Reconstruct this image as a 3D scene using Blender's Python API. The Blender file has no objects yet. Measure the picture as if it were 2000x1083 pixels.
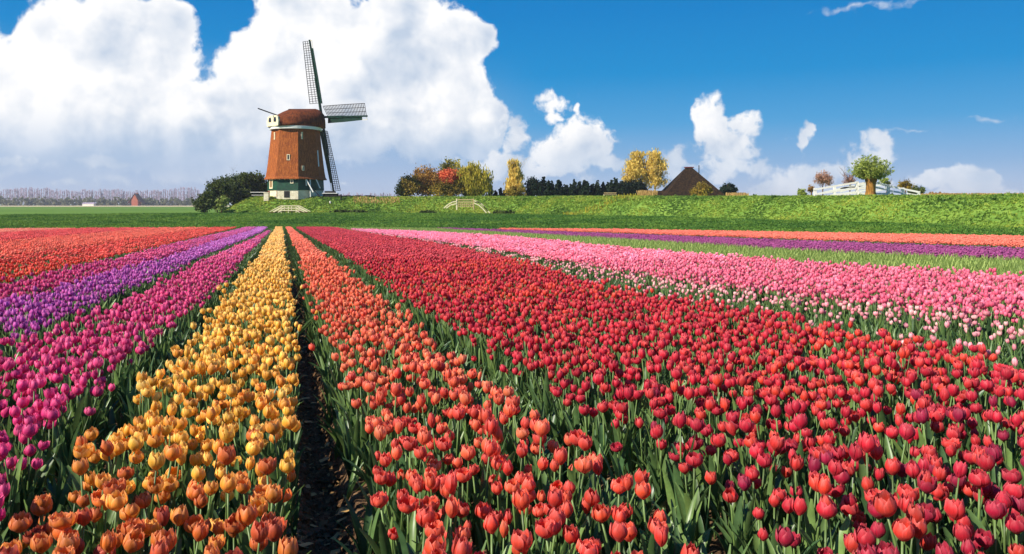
import bpy, math, random
import numpy as np
from mathutils import Vector, Matrix, Euler
rng = np.random.default_rng(7); random.seed(7)
R = math.radians
scene = bpy.context.scene
F, UC, VH, EYE = 1570.0, 1000.0, 400.0, 1.3      # focal length in photo pixels, centre column, horizon row, eye height

# ------------------------------------------------------------------ camera
cam_d = bpy.data.cameras.new("camera"); cam = bpy.data.objects.new("camera", cam_d)
scene.collection.objects.link(cam); scene.camera = cam
cam.location = (0, 0, EYE); cam.rotation_euler = (R(90), 0, 0)
cam_d.sensor_width = 36; cam_d.lens = F/2000*36; cam_d.shift_y = -(541.5-VH)/2000
cam_d.clip_start = 0.05; cam_d.clip_end = 12000

# ------------------------------------------------------------------ sun, sky
SUN_AZ = R(57)        # degrees to the left of the direction straight behind the camera
SUN_EL = R(36)
sun_d = bpy.data.lights.new("sun", 'SUN'); sun = bpy.data.objects.new("sun", sun_d); scene.collection.objects.link(sun)
sun_vec = Vector((-math.sin(SUN_AZ)*math.cos(SUN_EL), -math.cos(SUN_AZ)*math.cos(SUN_EL), math.sin(SUN_EL)))
sun.rotation_euler = sun_vec.to_track_quat('Z', 'Y').to_euler()
sun_d.energy = 5.0; sun_d.angle = R(0.5); sun_d.color = (1.0, .93, .82)

SKY_STRENGTH = 0.10
world = bpy.data.worlds.new("World"); scene.world = world; world.use_nodes = True
NT = world.node_tree; NT.nodes.clear()
class G:
    """tiny node-graph helper"""
    def __init__(s, nt): s.nt = nt
    def n(s, t, **k):
        x = s.nt.nodes.new(t)
        for a, b in k.items(): setattr(x, a, b)
        return x
    def l(s, a, b): s.nt.links.new(a, b)
    def put(s, sock, v):
        if isinstance(v, bpy.types.NodeSocket): s.l(v, sock)
        elif v is not None: sock.default_value = tuple(v)[:len(sock.default_value)] if hasattr(v, '__len__') else v
    def m(s, op, a, b=None, c=None, clamp=False):
        x = s.n('ShaderNodeMath', operation=op, use_clamp=clamp)
        s.put(x.inputs[0], a); s.put(x.inputs[1], b)
        if c is not None: s.put(x.inputs[2], c)
        return x.outputs[0]
    def vm(s, op, a, b=None, c=None):
        x = s.n('ShaderNodeVectorMath', operation=op)
        s.put(x.inputs[0], a); s.put(x.inputs[1], b)
        if c is not None: s.put(x.inputs[2], c)
        return x.outputs['Value'] if op in ('LENGTH', 'DOT_PRODUCT', 'DISTANCE') else x.outputs[0]
    def ramp(s, v, a, b, lo=0., hi=1., smooth=True):
        x = s.n('ShaderNodeMapRange', interpolation_type='SMOOTHSTEP' if smooth else 'LINEAR')
        s.put(x.inputs[0], v); s.put(x.inputs[1], a); s.put(x.inputs[2], b); s.put(x.inputs[3], lo); s.put(x.inputs[4], hi)
        return x.outputs[0]
    def mix(s, f, a, b, mode='MIX'):
        x = s.n('ShaderNodeMix', data_type='RGBA', blend_type=mode)
        s.put(x.inputs[0], f); s.put(x.inputs[6], a); s.put(x.inputs[7], b)
        return x.outputs[2]
    def noise(s, vec, scale, detail=4, rough=.5, dist=0., dim='3D'):
        x = s.n('ShaderNodeTexNoise', noise_dimensions=dim); s.put(x.inputs['Vector'], vec)
        x.inputs['Scale'].default_value = scale; x.inputs['Detail'].default_value = detail
        x.inputs['Roughness'].default_value = rough; x.inputs['Distortion'].default_value = dist
        return x
    def attr(s, name, kind='GEOMETRY'):
        return s.n('ShaderNodeAttribute', attribute_name=name, attribute_type=kind)
def lin(r, g, b, k=1.0):
    f = lambda c: (c/12.92 if c <= .04045 else ((c+.055)/1.055)**2.4)
    return (f(r/255)*k, f(g/255)*k, f(b/255)*k, 1)
g = G(NT)
tc = g.n('ShaderNodeTexCoord'); D = tc.outputs['Generated']
sx = g.n('ShaderNodeSeparateXYZ'); g.l(D, sx.inputs[0])
phi = g.m('ARCTAN2', sx.outputs[0], sx.outputs[1])
hor = g.m('SQRT', g.m('ADD', g.m('MULTIPLY', sx.outputs[0], sx.outputs[0]), g.m('MULTIPLY', sx.outputs[1], sx.outputs[1])))
te = g.m('DIVIDE', sx.outputs[2], g.m('MAXIMUM', hor, .02))
cb = g.n('ShaderNodeCombineXYZ'); g.l(phi, cb.inputs[0]); g.l(te, cb.inputs[1]); P0 = cb.outputs[0]
def wc(u, v):
    a = math.atan((u-UC)/F); return a, (VH-v)/F*math.cos(a)
BIG = [(-60,200,150,120),(60,185,100,95),(140,120,85,120),(165,55,40,70),(275,95,120,120),(330,45,58,75),(250,40,60,60),(200,215,250,110),
       (400,248,170,105),(515,165,88,98),(552,92,80,82),(620,50,120,110),(640,190,220,130),(790,70,160,120),(900,70,75,70),(930,65,60,45),(860,190,140,120),(945,230,70,80),
       (60,90,22,20),(-150,120,140,140),(-330,160,200,150),(30,130,60,40)]
SMALL = [(1095,190,58,30),(1082,176,32,28),(1148,190,12,26),(1100,212,34,16),(1028,245,36,56),(1010,300,60,30),(1160,256,66,64),(1100,285,110,42),(1085,318,130,22),(1215,300,34,22),
         (1406,230,34,48),(1440,275,66,50),(1450,310,85,28),(1591,250,16,36),(1595,232,16,18),
         (1590,335,72,48),(1530,352,75,28),(1665,315,60,34),(1745,272,36,32),(1700,300,60,36),(1935,345,54,34),(1958,328,22,16),(1990,362,34,18),(1890,360,40,12),
         (1418,360,24,10),(1600,362,150,26),(1740,352,60,24),(1500,366,80,18),(960,318,40,24),(1330,300,36,36),(1480,228,42,28),(1830,330,46,16),(2150,250,90,60),(2300,340,150,50)]
FAINT = [(148,337,32,11),(258,333,42,14),(230,300,110,14),(60,298,90,12),(405,333,18,9),(685,340,20,9),
         (1800,236,45,5),(1960,212,50,5),(1690,-4,70,10),(590,296,80,9),(905,296,40,8),(1560,258,28,8),(0,352,24,18)]
def group(name, blobs):
    nt = bpy.data.node_groups.new(name, 'ShaderNodeTree')
    nt.interface.new_socket('Vector', in_out='INPUT', socket_type='NodeSocketVector')
    nt.interface.new_socket('Value', in_out='OUTPUT', socket_type='NodeSocketFloat')
    q = G(nt); gi = q.n('NodeGroupInput'); go = q.n('NodeGroupOutput'); acc = None
    for (u, v, ru, rv) in blobs:
        a, e = wc(u, v); su, sv = F/ru, F/rv
        w = q.vm('MULTIPLY_ADD', gi.outputs[0], (su, sv, 0), (-a*su, -e*sv, 0))
        d = q.m('SUBTRACT', 1.0, q.vm('LENGTH', w))
        if acc is None: acc = d
        else:
            x = q.n('ShaderNodeMath', operation='SMOOTH_MAX'); q.l(acc, x.inputs[0]); q.l(d, x.inputs[1]); x.inputs[2].default_value = .12; acc = x.outputs[0]
    q.l(acc, go.inputs[0]); return nt
def use(nt, vec):
    x = g.n('ShaderNodeGroup'); x.node_tree = nt; g.l(vec, x.inputs[0]); return x.outputs[0]
gb, gs, gf = group('big_cloud', BIG), group('small_cloud', SMALL), group('faint_cloud', FAINT)
def edge_noise(vec):
    """fractal + cauliflower billows, about -0.5..0.5"""
    n1 = g.noise(vec, 10, 9, .60, 0, '2D').outputs[0]
    n2 = g.noise(vec, 34, 5, .55, 0, '2D').outputs[0]
    bil = g.m('SUBTRACT', .22, g.m('ABSOLUTE', g.m('SUBTRACT', n2, .5)))      # rounded puffs with creases between
    return g.m('ADD', g.m('MULTIPLY', g.m('SUBTRACT', n1, .5), 1.25), g.m('MULTIPLY', g.m('SUBTRACT', bil, .13), .9))
def density(vec):
    e = edge_noise(vec)
    db = g.m('MULTIPLY_ADD', e, .46, use(gb, vec))
    ds = g.m('MULTIPLY_ADD', e, 1.75, use(gs, g.vm('ADD', P0, wsc2)))
    return db, ds, e
wn = g.noise(P0, 15, 2, .5, 0, '2D').outputs[1]; wsc = g.vm('SCALE', wn); wsc.node.inputs['Scale'].default_value = .018
wn2 = g.noise(P0, 40, 2, .5, 0, '2D').outputs[1]; wsc2 = g.vm('SCALE', wn2); wsc2.node.inputs['Scale'].default_value = .022
PW = g.vm('ADD', P0, wsc)
b0, s0, e0 = density(PW); e1 = edge_noise(g.vm('ADD', PW, (-.009, .011, 0)))
l0 = g.noise(PW, 7.5, 4, .5, 0, '2D').outputs[0]; l1 = g.noise(g.vm('ADD', PW, (-.022, .026, 0)), 7.5, 4, .5, 0, '2D').outputs[0]
mb = g.ramp(b0, .03, .17); ms = g.ramp(s0, .02, .52)
f0 = g.m('MULTIPLY_ADD', e0, 2.4, use(gf, g.vm('ADD', P0, wsc2))); mf = g.m('MULTIPLY', g.ramp(f0, .05, 1.3), .62)
# generic clouds outside the frame so that the dome goes on
away = g.ramp(g.m('ABSOLUTE', phi), .75, 1.1)
gn = g.noise(P0, 2.2, 4, .58, 0, '2D').outputs[0]
mg = g.m('MULTIPLY', g.m('MULTIPLY', g.ramp(gn, .64, .72), away), g.m('MULTIPLY', g.ramp(te, .03, .12), g.ramp(te, 1.0, .5)))
# bottoms of the big bank dissolve into grey-blue air
fade = g.ramp(te, .035, .11)
mb2 = g.m('MULTIPLY', mb, g.m('MULTIPLY_ADD', fade, .72, .28))
ms2 = g.m('MULTIPLY', ms, g.m('MULTIPLY_ADD', g.ramp(te, .02, .085), .42, .58))
cover = g.m('MAXIMUM', g.m('MAXIMUM', mb2, ms2), g.m('MAXIMUM', mf, mg), clamp=True)
# relief: lit where the side towards the sun is thinner
rel = g.m('ADD', g.m('MULTIPLY', g.m('SUBTRACT', e0, e1), .95), g.m('MULTIPLY', g.m('SUBTRACT', l0, l1), 4.2))
soft = g.noise(P0, 5, 2, .5, 0, '2D').outputs[0]
litv = g.m('ADD', g.m('MULTIPLY_ADD', rel, .75, .60), g.m('MULTIPLY', g.m('SUBTRACT', soft, .5), .9))
bright_left = g.m('ADD', g.m('ADD', g.ramp(phi, .0, -.40, -.26, .25), g.m('MULTIPLY', g.ramp(s0, .0, .3), g.ramp(phi, -.05, .02, 0, .42))), g.m('MULTIPLY', g.ramp(b0, .40, .06), g.ramp(te, .12, .22, 0, .35)))
low = g.ramp(te, .05, .20, -.22, .18)
litv = g.m('ADD', litv, g.m('ADD', bright_left, low), clamp=True)
ccol = g.mix(litv, lin(196, 211, 231), (1.03, 1.03, 1.04, 1))
sky = g.n('ShaderNodeTexSky', sky_type='NISHITA', sun_disc=False); sky.sun_elevation = SUN_EL; sky.sun_rotation = R(180)+SUN_AZ
sky.air_density = 1.0; sky.dust_density = .6; sky.ozone_density = 2.5
# measured azure of the photograph's air by height, carried by the physical sky's own brightness
cr = g.n('ShaderNodeValToRGB'); g.l(g.ramp(te, 0., 1.0, smooth=False), cr.inputs[0])
E = cr.color_ramp.elements
E[0].position = 0; E[0].color = lin(216, 223, 240)
E[1].position = 1; E[1].color = lin(8, 92, 172)
for p, c in ((.018, lin(182, 202, 233)), (.05, lin(140, 181, 225)), (.10, lin(76, 162, 220)), (.16, lin(14, 144, 212)), (.24, lin(0, 130, 204)), (.5, lin(4, 112, 190))):
    x = E.new(p); x.color = c
skyn = g.vm('SCALE', sky.outputs[0]); skyn.node.inputs['Scale'].default_value = SKY_STRENGTH
azure = g.mix(.05, cr.outputs[0], skyn)
left_grey = g.m('MULTIPLY', g.ramp(phi, .05, -.15), g.ramp(te, .20, .10))
azure = g.mix(g.m('MULTIPLY', left_grey, .45), azure, lin(186, 200, 226))
col = g.mix(cover, azure, ccol)
colx = g.vm('SCALE', col); colx.node.inputs['Scale'].default_value = .75/SKY_STRENGTH
bg = g.n('ShaderNodeBackground'); g.l(colx, bg.inputs[0]); bg.inputs[1].default_value = SKY_STRENGTH
wo = g.n('ShaderNodeOutputWorld'); g.l(bg.outputs[0], wo.inputs[0])
world.cycles.sampling_method = 'MANUAL'; world.cycles.sample_map_resolution = 512

vs = scene.view_settings; scene.display_settings.display_device = 'sRGB'
vs.view_transform = 'Standard'; vs.look = 'None'; vs.exposure = 0.42; vs.gamma = 1.0; vs.use_curve_mapping = False
cy = scene.cycles; cy.max_bounces = 6; cy.diffuse_bounces = 3; cy.transmission_bounces = 4; cy.transparent_max_bounces = 8; cy.glossy_bounces = 2
cy.use_denoising = True

# ------------------------------------------------------------------ helpers
COL = scene.collection
def tag(o, label=None, cat=None, group=None, kind=None):
    if label: o['label'] = label
    if cat: o['category'] = cat
    if group: o['group'] = group
    if kind: o['kind'] = kind
    return o
def empty(name, loc, rz=0.0):
    o = bpy.data.objects.new(name, None); o.location = loc; o.rotation_euler = (0, 0, rz); o.empty_display_size = .2
    COL.objects.link(o); return o
class MB:
    """collects vertices and faces of ONE mesh"""
    def __init__(s): s.v = []; s.f = []; s.a = []; s.mi = []; s.cm = 0
    def add(s, v, f, a=0.0):
        b = len(s.v); s.v += [tuple(map(float, p)) for p in v]; s.f += [tuple(int(i)+b for i in q) for q in f]
        s.a += ([float(a)]*len(v) if np.isscalar(a) else [float(x) for x in a]); s.mi += [s.cm]*len(f); return s
    def box(s, c, d, rz=0., M=None, a=0.):
        hx, hy, hz = d[0]/2, d[1]/2, d[2]/2; ca, sa = math.cos(rz), math.sin(rz); v = []
        for z in (-hz, hz):
            for x, y in ((-hx, -hy), (hx, -hy), (hx, hy), (-hx, hy)):
                p = Vector((x*ca-y*sa, x*sa+y*ca, z)); p = (M @ p if M else p) + Vector(c); v.append(p)
        return s.add(v, [(0,3,2,1),(4,5,6,7),(0,1,5,4),(1,2,6,5),(2,3,7,6),(3,0,4,7)], a)
    def bar(s, p, q, w, h=None, up=(0, 0, 1), a=0.):
        """rectangular bar p->q, width w (sideways), height h"""
        p, q = Vector(p), Vector(q); h = h or w; d = (q-p); L = d.length; d.normalize()
        sd = d.cross(Vector(up)); sd = sd.normalized() if sd.length > 1e-4 else Vector((1, 0, 0)); up2 = sd.cross(d)
        v = []
        for o in (p, q):
            for x, y in ((-1, -1), (1, -1), (1, 1), (-1, 1)): v.append(o+sd*x*w/2+up2*y*h/2)
        return s.add(v, [(0,3,2,1),(4,5,6,7),(0,1,5,4),(1,2,6,5),(2,3,7,6),(3,0,4,7)], a)
    def tube(s, pts, rad, n=6, cap=True, a=0.):
        pts = [Vector(p) for p in pts]; v = []; f = []
        for i, p in enumerate(pts):
            d = (pts[min(i+1, len(pts)-1)]-pts[max(i-1, 0)]).normalized()
            sd = d.orthogonal().normalized() if abs(d.z) < .9 else Vector((1, 0, 0)); sd = (sd-d*sd.dot(d)).normalized(); t = d.cross(sd)
            r = rad[i] if not np.isscalar(rad) else rad
            for k in range(n): w = 2*math.pi*k/n; v.append(p+(sd*math.cos(w)+t*math.sin(w))*r)
        for i in range(len(pts)-1):
            for k in range(n): f.append((i*n+k, i*n+(k+1) % n, (i+1)*n+(k+1) % n, (i+1)*n+k))
        if cap: f.append(tuple(range(n))[::-1]); f.append(tuple((len(pts)-1)*n+k for k in range(n)))
        return s.add(v, f, a)
    def mesh(s, name, mats, smooth=False, attr='pv'):
        me = bpy.data.meshes.new(name); me.from_pydata(s.v, [], s.f); me.update()
        for m in (mats if isinstance(mats, (list, tuple)) else [mats]): me.materials.append(m)
        if s.mi: me.polygons.foreach_set('material_index', s.mi)
        if smooth: me.polygons.foreach_set('use_smooth', [True]*len(me.polygons))
        at = me.attributes.new(attr, 'FLOAT', 'POINT'); at.data.foreach_set('value', s.a)
        return me
    def build(s, name, mats, parent=None, smooth=False):
        o = bpy.data.objects.new(name, s.mesh(name, mats, smooth)); COL.objects.link(o)
        if parent is not None: o.parent = parent
        return o
def W(u, v, d):
    """photo pixel at depth d -> world point"""
    return Vector(((u-UC)/F*d, d, EYE+(VH-v)/F*d))

# ------------------------------------------------------------------ materials
def mat(name, base, rough=.8, var=0.0, nscale=5.0, bump=0.0, spec=.3, stretch=(1, 1, 1), second=None, bscale=None, trans=0.0, detail=5, attr=None, coord='Object'):
    m = bpy.data.materials.new(name); m.use_nodes = True; nt = m.node_tree; nt.nodes.clear(); q = G(nt)
    out = q.n('ShaderNodeOutputMaterial'); b = q.n('ShaderNodeBsdfPrincipled'); b.inputs['Roughness'].default_value = rough
    b.inputs['Specular IOR Level'].default_value = spec
    t = q.n('ShaderNodeTexCoord'); v = q.vm('MULTIPLY', t.outputs[coord], stretch)
    n = q.noise(v, nscale, detail, .6)
    c = base
    if second is not None: c = q.mix(q.ramp(n.outputs[0], .38, .62), base, second)
    if var:
        k = q.ramp(q.noise(v, nscale*3.1, 4, .6).outputs[0], .3, .7, 1-var, 1+var)
        c = q.vm('SCALE', c); c.node.inputs[0].default_value = base[:3] if second is None else (0, 0, 0)
        q.l(k, c.node.inputs['Scale'])
    if attr:
        a = q.attr('pv'); k = q.ramp(a.outputs['Fac'], 0, 1, 1-attr, 1+attr, False)
        x = q.n('ShaderNodeVectorMath', operation='SCALE'); q.put(x.inputs[0], c if isinstance(c, bpy.types.NodeSocket) else c[:3]); q.l(k, x.inputs['Scale']); c = x.outputs[0]
    q.put(b.inputs['Base Color'], c)
    if bump:
        bp = q.n('ShaderNodeBump'); bp.inputs['Strength'].default_value = bump; bp.inputs['Distance'].default_value = .05
        q.l(q.noise(v, bscale or nscale*4, 6, .65).outputs[0], bp.inputs['Height']); q.l(bp.outputs[0], b.inputs['Normal'])
    sh = b.outputs[0]
    if trans:
        tr = q.n('ShaderNodeBsdfTranslucent'); q.put(tr.inputs[0], c); mx = q.n('ShaderNodeMixShader'); mx.inputs[0].default_value = trans
        q.l(sh, mx.inputs[1]); q.l(tr.outputs[0], mx.inputs[2]); sh = mx.outputs[0]
    q.l(sh, out.inputs[0]); return m
def fixscale(m): return m
def leafmat(name, base, trans=.3, var=.45, second=None):
    """foliage: colour varies leaf by leaf (pv)"""
    m = bpy.data.materials.new(name); m.use_nodes = True; nt = m.node_tree; nt.nodes.clear(); q = G(nt)
    out = q.n('ShaderNodeOutputMaterial'); a = q.attr('pv'); k = q.ramp(a.outputs['Fac'], 0, 1, 1-var, 1+var, False)
    c = q.mix(a.outputs['Fac'], base, second or base)
    x = q.n('ShaderNodeVectorMath', operation='SCALE'); q.l(c, x.inputs[0]); q.l(k, x.inputs['Scale'])
    b = q.n('ShaderNodeBsdfPrincipled'); q.l(x.outputs[0], b.inputs['Base Color']); b.inputs['Roughness'].default_value = .6; b.inputs['Specular IOR Level'].default_value = .25
    tr = q.n('ShaderNodeBsdfTranslucent'); q.l(x.outputs[0], tr.inputs[0])
    mx = q.n('ShaderNodeMixShader'); mx.inputs[0].default_value = trans; q.l(b.outputs[0], mx.inputs[1]); q.l(tr.outputs[0], mx.inputs[2]); q.l(mx.outputs[0], out.inputs[0])
    return m
def tulipmats():
    m = bpy.data.materials.new('petal'); m.use_nodes = True; nt = m.node_tree; nt.nodes.clear(); q = G(nt)
    out = q.n('ShaderNodeOutputMaterial'); t = q.attr('tint', 'INSTANCER'); pv = q.attr('pv'); ht = q.attr('ht')
    tcn = q.n('ShaderNodeTexCoord'); st = q.noise(q.vm('MULTIPLY', tcn.outputs['Object'], (1, 1, .18)), 150, 3, .5)
    k = q.m('MULTIPLY', q.ramp(pv.outputs['Fac'], 0, 1, .78, 1.18, False), q.ramp(st.outputs[0], .3, .7, .80, 1.12))
    x = q.n('ShaderNodeVectorMath', operation='SCALE'); q.l(t.outputs['Color'], x.inputs[0]); q.l(k, x.inputs['Scale'])
    # petal rims paler, petal backs keep a deeper flame
    hs = q.n('ShaderNodeHueSaturation'); q.l(x.outputs[0], hs.inputs['Color']); hs.inputs['Hue'].default_value = .503; hs.inputs['Saturation'].default_value = .80; hs.inputs['Value'].default_value = 1.5
    c = q.mix(q.m('MULTIPLY', ht.outputs['Fac'], .75), x.outputs[0], hs.outputs[0])
    b = q.n('ShaderNodeBsdfPrincipled'); q.l(c, b.inputs['Base Color']); b.inputs['Roughness'].default_value = .55; b.inputs['Specular IOR Level'].default_value = .25
    b.inputs['Sheen Weight'].default_value = .08
    tr = q.n('ShaderNodeBsdfTranslucent'); q.l(c, tr.inputs[0])
    mx = q.n('ShaderNodeMixShader'); mx.inputs[0].default_value = .36; q.l(b.outputs[0], mx.inputs[1]); q.l(tr.outputs[0], mx.inputs[2]); q.l(mx.outputs[0], out.inputs[0])
    l = bpy.data.materials.new('tulip_leaf'); l.use_nodes = True; nt = l.node_tree; nt.nodes.clear(); q = G(nt)
    out = q.n('ShaderNodeOutputMaterial'); pv = q.attr('pv'); tcn = q.n('ShaderNodeTexCoord')
    c = q.mix(pv.outputs['Fac'], lin(66, 98, 62), lin(126, 154, 82)); rnd = q.n('ShaderNodeObjectInfo')
    k = q.m('MULTIPLY', q.ramp(rnd.outputs['Random'], 0, 1, .65, 1.25, False), q.ramp(q.noise(tcn.outputs['Object'], 30, 2).outputs[0], .3, .7, .85, 1.15))
    x = q.n('ShaderNodeVectorMath', operation='SCALE'); q.l(c, x.inputs[0]); q.l(k, x.inputs['Scale'])
    b = q.n('ShaderNodeBsdfPrincipled'); q.l(x.outputs[0], b.inputs['Base Color']); b.inputs['Roughness'].default_value = .38; b.inputs['Specular IOR Level'].default_value = .45
    tr = q.n('ShaderNodeBsdfTranslucent'); q.l(x.outputs[0], tr.inputs[0])
    mx = q.n('ShaderNodeMixShader'); mx.inputs[0].default_value = .28; q.l(b.outputs[0], mx.inputs[1]); q.l(tr.outputs[0], mx.inputs[2]); q.l(mx.outputs[0], out.inputs[0])
    return m, l
PETAL, LEAF = tulipmats()
M = dict(
    soil=mat('soil', lin(152, 120, 88), .95, .35, 9, .9, .1, second=lin(104, 80, 58), bscale=40),
    meadow=mat('meadow_grass', lin(112, 142, 58), .9, 0, .05, .3, .05, stretch=(.25, 1, 1), second=lin(94, 128, 52), bscale=1),
    dike=mat('dike_grass', lin(128, 156, 64), .9, 0, .9, .4, .1, second=lin(104, 138, 54), bscale=8),
    stubble=mat('stubble', lin(226, 205, 160), .9, .1, .05, 0, .1),
    thatch=mat('thatch', lin(172, 98, 48), .9, .38, 1.2, .9, .1, stretch=(5, 5, .7), second=lin(138, 74, 38), bscale=9),
    thatch_cap=mat('thatch_cap', lin(124, 66, 34), .9, .3, 1.0, .7, .1, stretch=(3, 3, 1), second=lin(86, 44, 26), bscale=8),
    thatch_old=mat('thatch_old', lin(62, 46, 30), .9, .4, .8, .6, .1, stretch=(4, 4, .5), second=lin(34, 27, 20), bscale=6),
    green=mat('green_boards', lin(18, 74, 48), .6, .15, 2, .2, .4, second=lin(14, 58, 40)),
    green_dark=mat('sail_green', lin(14, 52, 38), .55, .15, 2, .1, .4, second=lin(10, 40, 30)),
    tar=mat('tarred_wood', lin(34, 30, 28), .7, .2, 2, .2, .3),
    cream=mat('cream_paint', lin(238, 224, 184), .6, .08, 3, .1, .3),
    white=mat('white_paint', lin(236, 232, 222), .55, .08, 3, .1, .3),
    plaster=mat('lime_plaster', lin(232, 222, 192), .85, .12, 1.5, .3, .2, second=lin(214, 200, 168)),
    glass=mat('window_glass', lin(40, 36, 34), .15, 0, 1, 0, .6),
    glass_warm=mat('window_curtain', lin(150, 110, 66), .3, .2, 3, 0, .5),
    brickred=mat('red_door', lin(110, 44, 36), .7, .1, 3, .1, .3),
    brick=mat('brick_gable', lin(170, 96, 72), .85, .15, 1, .2, .2),
    tile=mat('dark_tiles', lin(96, 58, 52), .8, .2, 1, .3, .2),
    bark=mat('bark', lin(112, 84, 58), .9, .3, 3, .8, .1, stretch=(3, 3, .6), second=lin(80, 58, 42), bscale=14),
    bark_gold=mat('willow_bark', lin(176, 128, 62), .9, .35, 3, .9, .1, stretch=(4, 4, .5), second=lin(112, 78, 38), bscale=14),
    bark_pale=mat('pale_bark', lin(190, 168, 120), .8, .2, 3, .3, .2),
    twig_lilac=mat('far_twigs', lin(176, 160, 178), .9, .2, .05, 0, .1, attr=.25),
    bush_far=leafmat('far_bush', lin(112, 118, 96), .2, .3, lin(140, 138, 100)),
    cut_green=leafmat('dark_green_leaves', lin(52, 72, 30), .28, .45, lin(98, 108, 46)),
    dark_conifer=leafmat('conifer_needles', lin(22, 40, 26), .15, .5, lin(40, 58, 32)),
    hedge_dark=leafmat('hedge_leaves', lin(20, 32, 20), .12, .4, lin(30, 44, 24)),
    pale_green=leafmat('pale_green_leaves', lin(120, 140, 66), .35, .3, lin(170, 182, 96)),
    olive=leafmat('olive_leaves', lin(132, 112, 44), .35, .35, lin(176, 150, 58)),
    russet=leafmat('russet_leaves', lin(146, 106, 50), .35, .35, lin(188, 144, 66)),
    yellowgreen=leafmat('yellow_green_leaves', lin(150, 142, 44), .38, .3, lin(204, 186, 66)),
    scarlet=leafmat('orange_red_leaves', lin(222, 92, 58), .38, .25, lin(240, 140, 92)),
    gold=leafmat('golden_leaves', lin(206, 174, 66), .4, .25, lin(240, 214, 118)),
    pinkbare=leafmat('rosy_twigs', lin(160, 116, 96), .3, .3, lin(190, 146, 120)),
    willow=leafmat('willow_leaves', lin(124, 144, 54), .38, .3, lin(180, 188, 92)),
    reed=leafmat('dry_reed', lin(190, 150, 88), .3, .3, lin(224, 188, 120)),
    weed=None, light_leaf=leafmat('light_tulip_leaf', lin(140, 166, 80), .4, .25, lin(186, 200, 116)),
    stone=mat('stone_post', lin(225, 218, 205), .8, .1, 3, .1, .3),
    straw=leafmat('straw_litter', lin(104, 80, 50), .05, .45, lin(176, 140, 84)),
    clod=mat('clod', lin(118, 90, 64), .95, .3, 20, .5, .1),
)
def weedmat():
    m = bpy.data.materials.new('weed_leaf'); m.use_nodes = True; nt = m.node_tree; nt.nodes.clear(); q = G(nt)
    out = q.n('ShaderNodeOutputMaterial'); t = q.attr('tint', 'INSTANCER'); pv = q.attr('pv')
    x = q.n('ShaderNodeVectorMath', operation='SCALE'); q.l(t.outputs['Color'], x.inputs[0]); q.l(q.ramp(pv.outputs['Fac'], 0, 1, .6, 1.4, False), x.inputs['Scale'])
    b = q.n('ShaderNodeBsdfPrincipled'); q.l(x.outputs[0], b.inputs['Base Color']); b.inputs['Roughness'].default_value = .6; b.inputs['Specular IOR Level'].default_value = .2
    tr = q.n('ShaderNodeBsdfTranslucent'); q.l(x.outputs[0], tr.inputs[0])
    mx = q.n('ShaderNodeMixShader'); mx.inputs[0].default_value = .3; q.l(b.outputs[0], mx.inputs[1]); q.l(tr.outputs[0], mx.inputs[2]); q.l(mx.outputs[0], out.inputs[0]); return m
M['weed'] = weedmat()

# ------------------------------------------------------------------ scattering with geometry nodes (only for uncountable stuff)
def source(name, mb_or_me, mats=None, smooth=True, colname=None):
    me = mb_or_me if isinstance(mb_or_me, bpy.types.Mesh) else mb_or_me.mesh(name, mats, smooth)
    return bpy.data.objects.new(name, me)
def collection(name, objs):
    c = bpy.data.collections.new(name)
    for o in objs: c.objects.link(o)
    return c
def gn_tree(c):
    nt = bpy.data.node_groups.new('scatter_'+c.name, 'GeometryNodeTree')
    nt.interface.new_socket('Geometry', in_out='INPUT', socket_type='NodeSocketGeometry')
    nt.interface.new_socket('Geometry', in_out='OUTPUT', socket_type='NodeSocketGeometry')
    q = G(nt); gi = q.n('NodeGroupInput'); go = q.n('NodeGroupOutput')
    ci = q.n('GeometryNodeCollectionInfo'); ci.inputs['Collection'].default_value = c
    ci.inputs['Separate Children'].default_value = True; ci.inputs['Reset Children'].default_value = True
    ip = q.n('GeometryNodeInstanceOnPoints'); ip.inputs['Pick Instance'].default_value = True
    q.l(gi.outputs[0], ip.inputs['Points']); q.l(ci.outputs[0], ip.inputs['Instance'])
    for nm, dt, sk in (('idx', 'INT', 'Instance Index'), ('scl', 'FLOAT_VECTOR', 'Scale')):
        a = q.n('GeometryNodeInputNamedAttribute', data_type=dt); a.inputs['Name'].default_value = nm; q.l(a.outputs['Attribute'], ip.inputs[sk])
    a = q.n('GeometryNodeInputNamedAttribute', data_type='FLOAT_VECTOR'); a.inputs['Name'].default_value = 'rot'
    er = q.n('FunctionNodeEulerToRotation'); q.l(a.outputs['Attribute'], er.inputs[0]); q.l(er.outputs[0], ip.inputs['Rotation'])
    q.l(ip.outputs[0], go.inputs[0]); return nt
TREES = {}
def scatter(name, coll, pos, rot, scl, idx, tint, label, cat=None, kind='stuff'):
    n = len(pos)
    if n == 0: return None
    me = bpy.data.meshes.new(name); me.vertices.add(n); me.vertices.foreach_set('co', np.asarray(pos, dtype=np.float32).ravel())
    scl = np.asarray(scl, dtype=np.float32)
    if scl.ndim == 1: scl = np.repeat(scl[:, None], 3, 1)
    for nm, dt, arr, key in (('rot', 'FLOAT_VECTOR', rot, 'vector'), ('scl', 'FLOAT_VECTOR', scl, 'vector'), ('tint', 'FLOAT_VECTOR', tint, 'vector')):
        at = me.attributes.new(nm, dt, 'POINT'); at.data.foreach_set(key, np.asarray(arr, dtype=np.float32).ravel())
    at = me.attributes.new('idx', 'INT', 'POINT'); at.data.foreach_set('value', np.asarray(idx, dtype=np.int32))
    o = bpy.data.objects.new(name, me); COL.objects.link(o)
    if coll.name not in TREES: TREES[coll.name] = gn_tree(coll)
    md = o.modifiers.new('scatter', 'NODES'); md.node_group = TREES[coll.name]
    return tag(o, label, cat, None, kind)

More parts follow.
